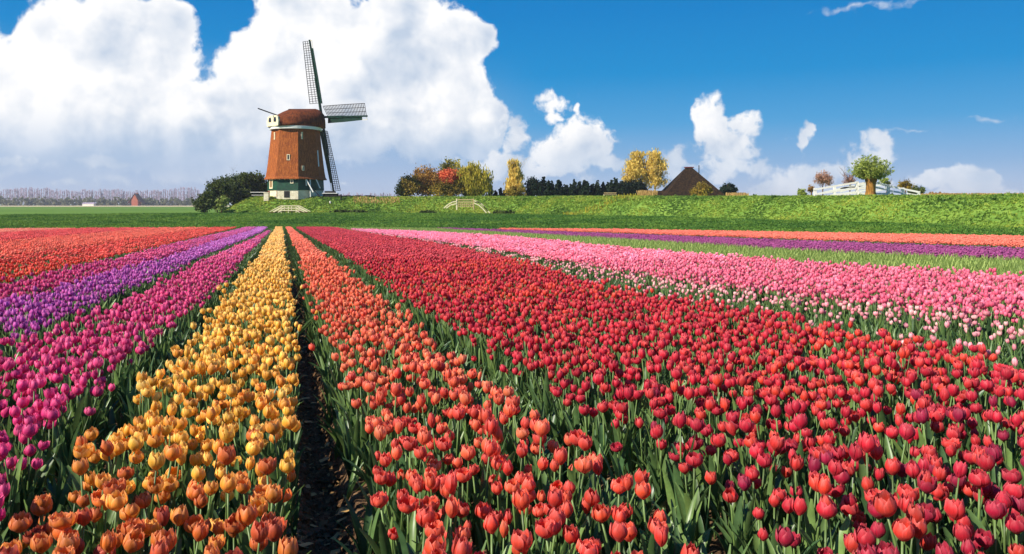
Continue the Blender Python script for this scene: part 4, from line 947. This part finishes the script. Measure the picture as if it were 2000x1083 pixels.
# ring under the cap
n = 40
mb = MB(); v = []; f = []
for (r, z) in ((4.30, 11.75), (4.42, 11.78), (4.46, 12.25), (4.30, 12.28)):
    for k in range(n): w = 2*math.pi*k/n; v.append((r*math.cos(w), r*math.sin(w), z))
for i in range(4):
    for k in range(n): f.append((i*n+k, i*n+(k+1) % n, ((i+1) % 4)*n+(k+1) % n, ((i+1) % 4)*n+k))
mb.add(v, f, .5); mb.build('cap_ring', M['white'], mill, False)
# cap: lofted hull along the shaft axis
CY = R(43)       # direction the sails face, to the right of straight away from the camera
ax = Vector((math.sin(CY), math.cos(CY), 0)); sd_ = Vector((math.cos(CY), -math.sin(CY), 0))
capg = MB(); v = []; f = []; ns_, nk = 20, 15
for i in range(ns_+1):
    s_ = -4.35+8.85*i/ns_; tt = s_/4.75
    wv = 4.35*max(.0, 1-abs(tt)**(2.6 if s_ < 0 else 3.4))**.42
    ridge = np.interp(s_, [-4.35, -3.9, -3.2, -1.8, -1.4, 3.6, 4.5], [13.9, 14.05, 14.35, 15.1, 15.35, 15.85, 15.6]); zb_ = 12.3-.12*ss(-2, -4.7, s_)
    wv = float(np.interp(s_, [-4.35, -3.9, -3.2, -2, 0], [1.9, 2.6, 3.3, 4.0, 4.35])) if s_ < 0 else max(wv, 2.4)
    for k in range(nk+1):
        a = math.pi*k/nk; cx = -math.cos(a); sz_ = math.sin(a)
        px = wv*math.copysign(abs(cx)**.85, cx); pz = zb_+(ridge-zb_)*sz_**.95
        bulge = 1+.06*math.sin(a*2)**2; p = ax*s_+sd_*px*bulge; v.append((p.x, p.y, pz))
for i in range(ns_):
    for k in range(nk): q = i*(nk+1)+k; f.append((q, q+1, q+nk+2, q+nk+1))
f.append(tuple(range(nk+1))); f.append(tuple(ns_*(nk+1)+k for k in range(nk+1))[::-1]); 
f.append(tuple([i*(nk+1) for i in range(ns_+1)]+[i*(nk+1)+nk for i in range(ns_, -1, -1)]))
capg.add(v, f, .5); capo = capg.build('cap', M['thatch_cap'], mill, True)
mb = MB(); mb.bar(ax*4.0+Vector((0, 0, 15.86)), ax*-1.4+Vector((0, 0, 15.38)), .42, .12); mb.build('ridge_board', M['tar'], capo)
mb = MB(); mb.bar(ax*-3.4+Vector((0, 0, 14.1)), ax*-7.4+sd_*.2+Vector((0, 0, 15.0)), .16, .16); mb.build('sail_tip_beam', M['tar'], capo)  # beam added to stand in for the rear sail tip hidden behind the cap
# white framed rear gable with two arched lights (faces left towards the camera)
ra = -ax; gd = MB(); 
def gp(sx_, z, o_=0.): return ra*(4.3+o_)+sd_*sx_*-1+Vector((0, 0, z))
gab = empty('gable', (0, 0, 0)); gab.parent = mill
mb = MB(); outline = [(-1.75, 12.25), (1.75, 12.25), (1.85, 13.1), (1.6, 13.8), (1.0, 14.05), (-1.0, 14.05), (-1.6, 13.8), (-1.85, 13.1)]
v = [gp(a, b, .0) for a, b in outline]+[gp(a, b, .28) for a, b in outline]; n = len(outline)
mb.add(v, [tuple(range(n)), tuple(range(n, 2*n))[::-1]]+[(i, (i+1) % n, n+(i+1) % n, n+i) for i in range(n)], .5); mb.build('gable_board', M['cream'], gab)
for sx_ in (-.8, .8):
    o2 = [(-.42, 12.95), (.42, 12.95), (.42, 13.4), (.25, 13.75), (-.25, 13.75), (-.42, 13.4)]; mb = MB()
    v = [gp(a+sx_, b, .27) for a, b in o2]+[gp(a+sx_, b, .31) for a, b in o2]; n = 6
    mb.add(v, [tuple(range(n)), tuple(range(n, 2*n))[::-1]]+[(i, (i+1) % n, n+(i+1) % n, n+i) for i in range(n)], .5); mb.build('arched_window', M['glass'], gab)
# shaft and sails
INC = R(13); TH = R(-3.5)
nax = (ax*math.cos(INC)+Vector((0, 0, math.sin(INC)))).normalized(); hub = ax*5.05+Vector((0, 0, 14.55))
e_r = sd_.copy(); e_u = e_r.cross(nax).normalized()
if e_u.z < 0: e_u = -e_u
mb = MB(); mb.tube([hub-nax*2.2, hub+nax*.5], [.36, .34], 10); mb.build('shaft', M['tar'], mill)
mb = MB(); mb.tube([hub-nax*.45, hub+nax*.55], [.52, .5], 8); mb.build('hub', M['green_dark'], mill)
for q in range(4):
    th = TH+q*math.pi/2                     # 0 = towards the camera's right
    rd = (e_r*math.cos(th)+e_u*math.sin(th)).normalized(); pd = (-e_r*math.sin(th)+e_u*math.cos(th)).normalized()   # lattice lies on the counter-clockwise side
    c = hub+nax*(.25 if q % 2 else -.12); sail = empty('sail', (0, 0, 0)); sail.parent = mill
    mb = MB(); mb.bar(c, c+rd*7.0, .36, .34, nax); mb.bar(c+rd*7.0, c+rd*13.7, .26, .24, nax); mb.build('stock', M['green_dark'], sail)
    mb = MB(); W0, L0, L1 = 2.15, 2.5, 13.5; NB = 27
    for i in range(NB+1):
        t = i/NB; r_ = L0+(L1-L0)*t; tw = .34*(1-t); tip_ = pd*math.cos(tw)-nax*math.sin(tw)
        mb.bar(c+rd*r_+pd*.05, c+rd*r_+tip_*W0, .08, .07, nax)
    for fr in (.36, .68, 1.0):
        pts = []
        for i in range(10):
            t = i/9; r_ = L0+(L1-L0)*t; tw = .34*(1-t); tip_ = pd*math.cos(tw)-nax*math.sin(tw); pts.append(c+rd*r_+tip_*W0*fr+nax*.03)
        mb.tube(pts, .05 if fr < 1 else .06, 4)
    mb.build('lattice', M['tar'], sail)
    mb = MB(); v = []
    for r_, w in ((2.4, .95), (7., .80), (12.2, .52)):
        a_ = c+rd*r_-pd*.14; b_ = c+rd*r_-pd*(.14+w)-nax*.25*(1-r_/14)
        for o_ in (0, .07): v += [a_+nax*o_, b_+nax*o_]
    mb.add(v, [(0, 1, 5, 4), (2, 6, 7, 3), (4, 5, 9, 8), (6, 10, 11, 7), (0, 2, 3, 1), (8, 9, 11, 10), (1, 3, 7, 5), (5, 7, 11, 9), (0, 4, 6, 2), (4, 8, 10, 6)], .5)
    mb.build('wind_board', M['green_dark'], sail)
    mb = MB(); mb.bar(c+rd*12.2-pd*.62, c+rd*13.6-pd*.62, .06, .05, nax); mb.bar(c+rd*13.55-pd*.1, c+rd*13.55-pd*.64, .06, .05, nax); mb.build('tip_frame', M['cream'], sail)

# ------------------------------------------------------------------ small things by the mill and on the dike
def ground_at(u, d): x = (u-UC)/F*d; return Vector((x, d, gz(x, d)))
p = ground_at(505, 139); t = empty('picnic_table', p); tag(t, 'long low white table standing left of the mill', 'table')
mb = MB(); mb.box((0, 0, .95), (2.6, .9, .09)); mb.build('table_top', M['white'], t)
for sx_ in (-1, 1):
    mb = MB(); mb.bar((sx_*1.0, -.35, -.1), (sx_*1.0, .1, .9), .1, .1); mb.bar((sx_*1.0, .35, -.1), (sx_*1.0, -.1, .9), .1, .1); mb.build('leg', M['tar'], t)
mb = MB(); mb.box((0, -.55, .45), (2.0, .25, .07)); mb.build('bench_board', M['white'], t)
p = ground_at(521, 136.5); o = MB(); o.box((0, 0, .62), (.8, .8, 1.35)); o.box((0, 0, 1.34), (.9, .9, .12)); oo = o.build('gate_pier', M['plaster']); oo.location = p; tag(oo, 'squat whitewashed pier at the left corner of the mill', 'pier')
p = ground_at(646, 139); t = empty('wooden_bin', p); tag(t, 'low dark wooden box with pale rail right of the mill', 'box')
mb = MB(); mb.box((0, 0, .35), (2.4, 1.2, .6)); mb.build('box_wall', M['tar'], t); mb = MB(); mb.box((0, -.1, .72), (2.6, 1.4, .1)); mb.build('lid', M['white'], t)
mb = MB(); mb.box((-.1, 0, .95), (1.8, .8, .32)); mb.build('heap', M['tar'], t)
p = ground_at(666, 137); mb = MB(); mb.tube([(0, 0, -.1), (0, 0, .75)], [.1, .1], 8); mb.tube([(0, 0, .75), (0, 0, 1.1)], [.16, .12], 8); oo = mb.build('bollard', M['tar']); oo.location = p; tag(oo, 'small dark mooring post right of the mill', 'post')
p = ground_at(645, 136); mb = MB(); mb.tube([(0, 0, -.1), (0, 0, .32), (0, 0, .38)], [.16, .15, .06], 8); oo = mb.build('stone_post', M['stone']); oo.location = p; tag(oo, 'tiny white stone post in the grass right of the mill', 'post')
p = ground_at(690, 139); mb = MB()
for i in range(9): mb.box((-3.4+i*.85, .1*math.sin(i*2), .18), (.9, .8, .30+.1*math.sin(i*3)), .2*math.sin(i*5))
oo = mb.build('woodpile', M['tar']); oo.location = p; tag(oo, 'low dark heap of timber in the grass right of the mill', 'woodpile')

# footbridge over the ditch in front of the mill
d = 129.; p = ground_at(566, d); br = empty('footbridge', (p.x, d, p.z)); tag(br, 'small cream arched footbridge railing in front of the mill mound', 'footbridge')
s = F/d; zz = lambda v: EYE+(VH-v)/F*d-p.z
def poly_px(pts, dy=0): return [((u-566)/s, dy, zz(v)) for u, v in pts]
def rail(pts, w, h, name, m, par):
    mb = MB()
    for a, b in zip(pts[:-1], pts[1:]): mb.bar(a, Vector(b)+(Vector(b)-Vector(a)).normalized()*.02, w, h)
    return mb.build(name, M[m], par)
for dy in (-.9, .9):
    rail(poly_px([(530, 414), (551, 402.5), (582, 402.5), (603, 413.5)], dy), .07, .11, 'rail', 'cream', br)
    rail(poly_px([(538, 414.5), (552, 407), (581, 407), (597, 414.5)], dy), .07, .11, 'rail', 'cream', br)
    rail(poly_px([(546, 415), (553, 411.5), (580, 411.5), (588, 415)], dy), .07, .11, 'rail', 'cream', br)
    for u in (552, 566, 581):
        mb = MB(); mb.bar(((u-566)/s, dy+.06, zz(417)), ((u-566)/s, dy+.06, zz(402)), .1, .1); mb.build('post', M['cream'], br)
mb = MB(); 
pts = poly_px([(530, 416), (552, 412.8), (581, 412.8), (603, 416)])
for a, b in zip(pts[:-1], pts[1:]): mb.bar(a, b, 1.7, .12)
mb.build('deck', M['bark'], br)
# gate bridge
d = 124.; p = ground_at(908, d); gt = empty('gate', (p.x, d, p.z)); tag(gt, 'cream field gate with curved side rails at the foot of the dike', 'gate'); s = F/d
zz = lambda v: EYE+(VH-v)/F*d-p.z
def ppx(pts, dy=0): return [((u-908)/s, dy, zz(v)) for u, v in pts]
for nm, pts in (('side_rail', [(867, 407), (875, 400), (884, 395), (892, 393.5)]), ('side_rail', [(872, 407), (880, 401), (892, 398)]), ('side_rail', [(926, 392.5), (936, 396), (946, 405), (957, 417)]), ('side_rail', [(926, 397), (935, 401), (943, 408), (950, 416)]), ('side_rail', [(930, 393), (941, 399), (953, 413)])):
    rail(ppx(pts, -.1), .1, .15, nm, 'cream', gt)
for u in (892, 925): mb = MB(); mb.bar(((u-908)/s, 0, zz(410)), ((u-908)/s, 0, zz(388.5)), .18, .18); mb.build('post', M['cream' if u < 900 else 'bark_pale'], gt)
for i, v_ in enumerate((390.5, 395, 399.5, 403.5)):
    mb = MB(); mb.bar(((893.2-908)/s, 0, zz(v_)), ((923.8-908)/s, 0, zz(v_)), .07, .15); mb.build('gate_bar', M['bark_pale'], gt)
for u in range(896, 924, 4): mb = MB(); mb.bar(((u-908)/s, -.06, zz(404.5)), ((u-908)/s, -.06, zz(396)), .05, .05); mb.build('upright', M['bark_pale'], gt)
# dark ditch plants at the toe
for i, (u, d, w, lab) in enumerate(((665, 131.5, 20, 'dark low shrub growing in the ditch right of the footbridge'), (975, 122.5, 14, 'dark shrub in the ditch hollow right of the gate'), (835, 131, 20, 'dark sedge bush in the ditch left of the gate'), (990, 121, 12, 'smaller dark shrub further along the ditch from the gate'), (700, 131.5, 16, 'low dark green bush along the ditch below the timber heap'))):
    x, y = (u-UC)/F*d, d; z = gz(x, y); v_ = VH-(z-EYE)*F/d
    tree('ditch_shrub', lab, 'shrub', u, d, [(u, v_-3, w, 4.5), (u+w*.5, v_-2, w*.7, 4)], 'cut_green', 900, .2, group='shrubs in the ditch', seed=60+i, trunk=(5, .04, 3))

# white fence by the willow: posts and rails, each its own part
d = 75.; p = ground_at(1690, d); s = F/d
def fence(pl, d, posts, rails_, label, th=.19):
    p = ground_at(pl, d); fo = empty('fence', p); tag(fo, label, 'fence', 'white fences by the willow'); s = F/d; zz = lambda v: EYE+(VH-v)/F*d-p.z
    for u, v0, v1 in posts: mb = MB(); mb.bar(((u-pl)/s, 0, zz(v1)), ((u-pl)/s, 0, zz(v0)), .26, .26); mb.build('post', M['white'], fo)
    for (ua, va, ub, vb) in rails_: mb = MB(); mb.bar(((ua-pl)/s, -.13, zz(va)), ((ub-pl)/s, -.13, zz(vb)), .07, th); mb.build('rail', M['white'], fo)
fence(1690, 86., [(1592, 368, 386), (1674, 355, 386), (1735, 361, 386), (1763, 367, 387), (1794, 374, 387)],
      [(1588, 371, 1672, 357), (1590, 380, 1672, 368), (1605, 385, 1672, 377), (1676, 360, 1694, 356.5), (1676, 369, 1694, 368), (1676, 378, 1735, 379), (1708, 357, 1735, 363), (1708, 366, 1735, 372), (1735, 364, 1795, 376), (1735, 373, 1795, 383), (1735, 380, 1764, 386)],
      'white three rail fence arching behind the pollard willow')
fence(1665, 93., [(1630, 363, 386), (1700, 355, 386)], [(1602, 378, 1668, 363), (1622, 382, 1700, 371), (1640, 368, 1720, 362), (1660, 384, 1735, 368), (1640, 375, 1690, 360)], 'second white fence running behind the first at an angle', .19)

# barn
d = 152.; p = ground_at(1346, d); bn = empty('barn', (p.x, d, p.z)); tag(bn, 'dark thatched pyramid roofed barn behind the dike', 'barn'); s = F/d
zz = lambda v: EYE+(VH-v)/F*d-p.z
mb = MB(); hw = 5.6; zt = zz(328); zb_ = .4
v = [(-5.4, -5, zb_), (5.6, -5, zb_), (5.6, 5, zb_), (-5.4, 5, zb_), (-.6, -.3, zt), (.5, -.3, zt), (.5, .5, zt), (-.6, .5, zt)]
vs_ = []; N_ = 8
mb.add(v, [(0, 1, 5, 4), (1, 2, 6, 5), (2, 3, 7, 6), (3, 0, 4, 7), (4, 5, 6, 7), (3, 2, 1, 0)], .5); rf = mb.build('roof', M['thatch_old'], bn)
mb = MB(); mb.bar((-.9, -.05, zt+.06), (.8, -.05, zt+.06), .9, .16); mb.build('ridge_cap', M['brickred'], rf)
mb = MB(); mb.tube([(1.6, -1.1, zz(345)), (1.6, -1.1, zz(324))], [.09, .09], 6); mb.build('flue_pipe', M['tar'], rf)
mb = MB(); mb.box((.1, 0, .15), (10.4, 9.4, .9)); mb.build('wall', M['brick'], bn)
mb = MB(); mb.add([(-8.0, -2, 0), (-4.6, -2, 0), (-4.6, 2, 0), (-8, 2, 0), (-7.0, 0, 1.3), (-4.0, 0, 1.5)], [(0, 1, 5, 4), (2, 3, 4, 5), (3, 0, 4), (1, 2, 5), (0, 3, 2, 1)], .5); mb.build('lean_to_roof', M['thatch_old'], bn)
# low things beside it
p = ground_at(1437, 150); mb = MB(); mb.tube([(0, 0, -.1), (0, 0, 1.6)], [.05, .04], 5); mb.box((0, 0, 1.4), (.3, .06, .08)); oo = mb.build('marker_pole', M['white']); oo.location = p; tag(oo, 'thin pale pole right of the low dark tree', 'pole')
p = ground_at(1192, 128); t = empty('bench', p); tag(t, 'pale bench on the dike before the dark conifer row', 'bench')
mb = MB(); mb.box((0, 0, .42), (2.0, .4, .07)); mb.build('seat', M['bark_pale'], t); mb = MB(); mb.box((0, .25, .7), (2.0, .06, .12)); mb.build('backrest', M['bark_pale'], t)
for sx_ in (-1, 1): mb = MB(); mb.box((sx_*1.0, .1, .2), (.1, .4, .5)); mb.build('leg', M['cream'], t)
# reeds
def reeds(name, u0, u1, d, h, n, label, m='reed', seed=1):
    r_ = random.Random(seed); mb = MB()
    for i in range(n):
        u = r_.uniform(u0, u1); y = d+r_.uniform(-1, 1); x = (u-UC)/F*y; z = gz(x, y); L = h*r_.uniform(.5, 1.15); lx, ly = r_.uniform(-.2, .2)*L, r_.uniform(-.2, .2)*L; w = .035
        mb.add([(x-w, y, z), (x+w, y, z), (x+lx+w*.3, y+ly, z+L), (x+lx-w*2.2, y+ly, z+L*.93)], [(0, 1, 2, 3)], r_.random())
    tag(mb.build(name, M[m]), label, 'reeds', kind='stuff')
reeds('dry_reeds', 1246, 1283, 140, 1.2, 420, 'dry straw coloured reeds left of the barn', seed=1)
reeds('dry_reeds', 1418, 1462, 146, .9, 320, 'dry reeds right of the barn', seed=2)
reeds('dry_stalks', 1800, 2010, 76, .30, 700, 'short dry stalks along the dike top at the right', seed=3)
reeds('dry_stalks', 1100, 1250, 112, .5, 160, 'yellow stalks along the dike crest before the conifers', 'yellowgreen', seed=4)
reeds('dry_stalks', 690, 780, 137, .4, 260, 'dry stalks along the mound right of the mill', seed=5)

# ------------------------------------------------------------------ far tree line, left
mb = MB(); rr = random.Random(77); DT = 1000.
u = -150.
while u < 790:
    right = u > 640; y = DT+rr.uniform(-25, 25); x = (u-UC)/F*y; H = (rr.uniform(18, 21.5)+2.2*math.sin(u*.03)*math.sin(u*.011+1) if u < 390 else rr.uniform(12, 16)); z0 = -.2
    if right or u < 400:
        mb.tube([(x, y, z0), (x+rr.uniform(-.4, .4), y, H*.9)], [.28, .1], 3, False, rr.random())
        for i in range(70):
            t = rr.uniform(.18, .95); az = rr.uniform(0, 6.28); L = rr.uniform(1.2, 3.6)*(1.1-t*.6); w = .26
            a = Vector((x, y, z0+H*t)); b = a+Vector((math.cos(az)*L*.55, math.sin(az)*L*.5, L*1.1)); mb.add([a+Vector((-w, 0, 0)), a+Vector((w, 0, 0)), b+Vector((w*.7, 0, 0)), b-Vector((w*.7, 0, 0))], [(0, 1, 2, 3)], rr.random())
    u += rr.uniform(2.2, 4.6)
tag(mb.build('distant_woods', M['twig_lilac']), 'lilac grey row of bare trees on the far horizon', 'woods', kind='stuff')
mb = MB(); u = -150.; bl = []
while u < 400:
    y = DT-45+rr.uniform(-8, 8); x = (u-UC)/F*y; h = rr.uniform(5.0, 7.6); bl.append(((x, y, h*.55), (rr.uniform(3, 6), 3, h))); u += rr.uniform(4, 9)
leaf_cloud(mb, bl, 16000, 1.5, 9, clump=18)
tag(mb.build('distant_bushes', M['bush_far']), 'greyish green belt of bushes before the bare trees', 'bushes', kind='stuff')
d = 930.; p = Vector(((266-UC)/F*d, d, -.14)); hs = empty('farmhouse', p); tag(hs, 'far red brick farmhouse with steep dark roof before the bare trees', 'house')
mb = MB(); mb.add([(-3.6, -4, 0), (3.6, -4, 0), (3.6, 5, 0), (-3.6, 5, 0), (-3.6, -4, 6.5), (3.6, -4, 6.5), (0, -4, 13.2), (3.6, 5, 6.5), (-3.6, 5, 6.5), (0, 5, 13.2)], [(0, 1, 5, 6, 4), (1, 2, 7, 5), (2, 3, 8, 9, 7), (3, 0, 4, 8), (0, 3, 2, 1), (4, 6, 9, 8), (6, 5, 7, 9)], .5); mb.build('wall', M['brick'], hs)
mb = MB()
for sx_ in (-1, 1):
    a = [(0, -4.6, 14.2), (sx_*8.5, -3.4, 3.2), (sx_*8.5, 5.6, 3.2), (0, 5.6, 14.2)]; v = [Vector(q) for q in a]+[Vector(q)-Vector((0, 0, .6)) for q in a]
    mb.add(v, [(0, 1, 2, 3), (7, 6, 5, 4), (0, 4, 5, 1), (1, 5, 6, 2), (2, 6, 7, 3), (3, 7, 4, 0)], .5)
mb.build('roof', M['tile'], hs)
mb = MB(); mb.box((0, 2, 13.5), (1.2, 1.2, 3)); mb.build('chimney', M['brick'], hs)
p = Vector(((174-UC)/F*d, d, -.14)); hs = empty('shed', p); tag(hs, 'tiny white shed before the far bushes', 'shed')
mb = MB(); mb.box((0, 0, 1.2), (13, 5, 2.4)); mb.build('wall', M['white'], hs); mb = MB(); mb.add([(-7, -3, 2.4), (7, -3, 2.4), (7, 3, 2.4), (-7, 3, 2.4), (-7, 0, 3.8), (7, 0, 3.8)], [(0, 1, 5, 4), (2, 3, 4, 5), (3, 0, 4), (1, 2, 5), (0, 3, 2, 1)], .5); mb.build('roof', M['twig_lilac'], hs)

# ------------------------------------------------------------------ air
hm = bpy.data.materials.new('haze_air'); hm.use_nodes = True; nt = hm.node_tree; nt.nodes.clear(); q = G(nt)
pv_ = q.n('ShaderNodeVolumePrincipled'); pv_.inputs['Color'].default_value = (.90, .93, 1, 1); pv_.inputs['Density'].default_value = .00022; pv_.inputs['Anisotropy'].default_value = .2
q.l(pv_.outputs[0], q.n('ShaderNodeOutputMaterial').inputs['Volume'])
mb = MB(); mb.box((0, 4500, 12.5), (18000, 9200, 33)); tag(mb.build('haze', hm), 'thin pale haze lying over the polder', kind='stuff')
cy.volume_bounces = 0
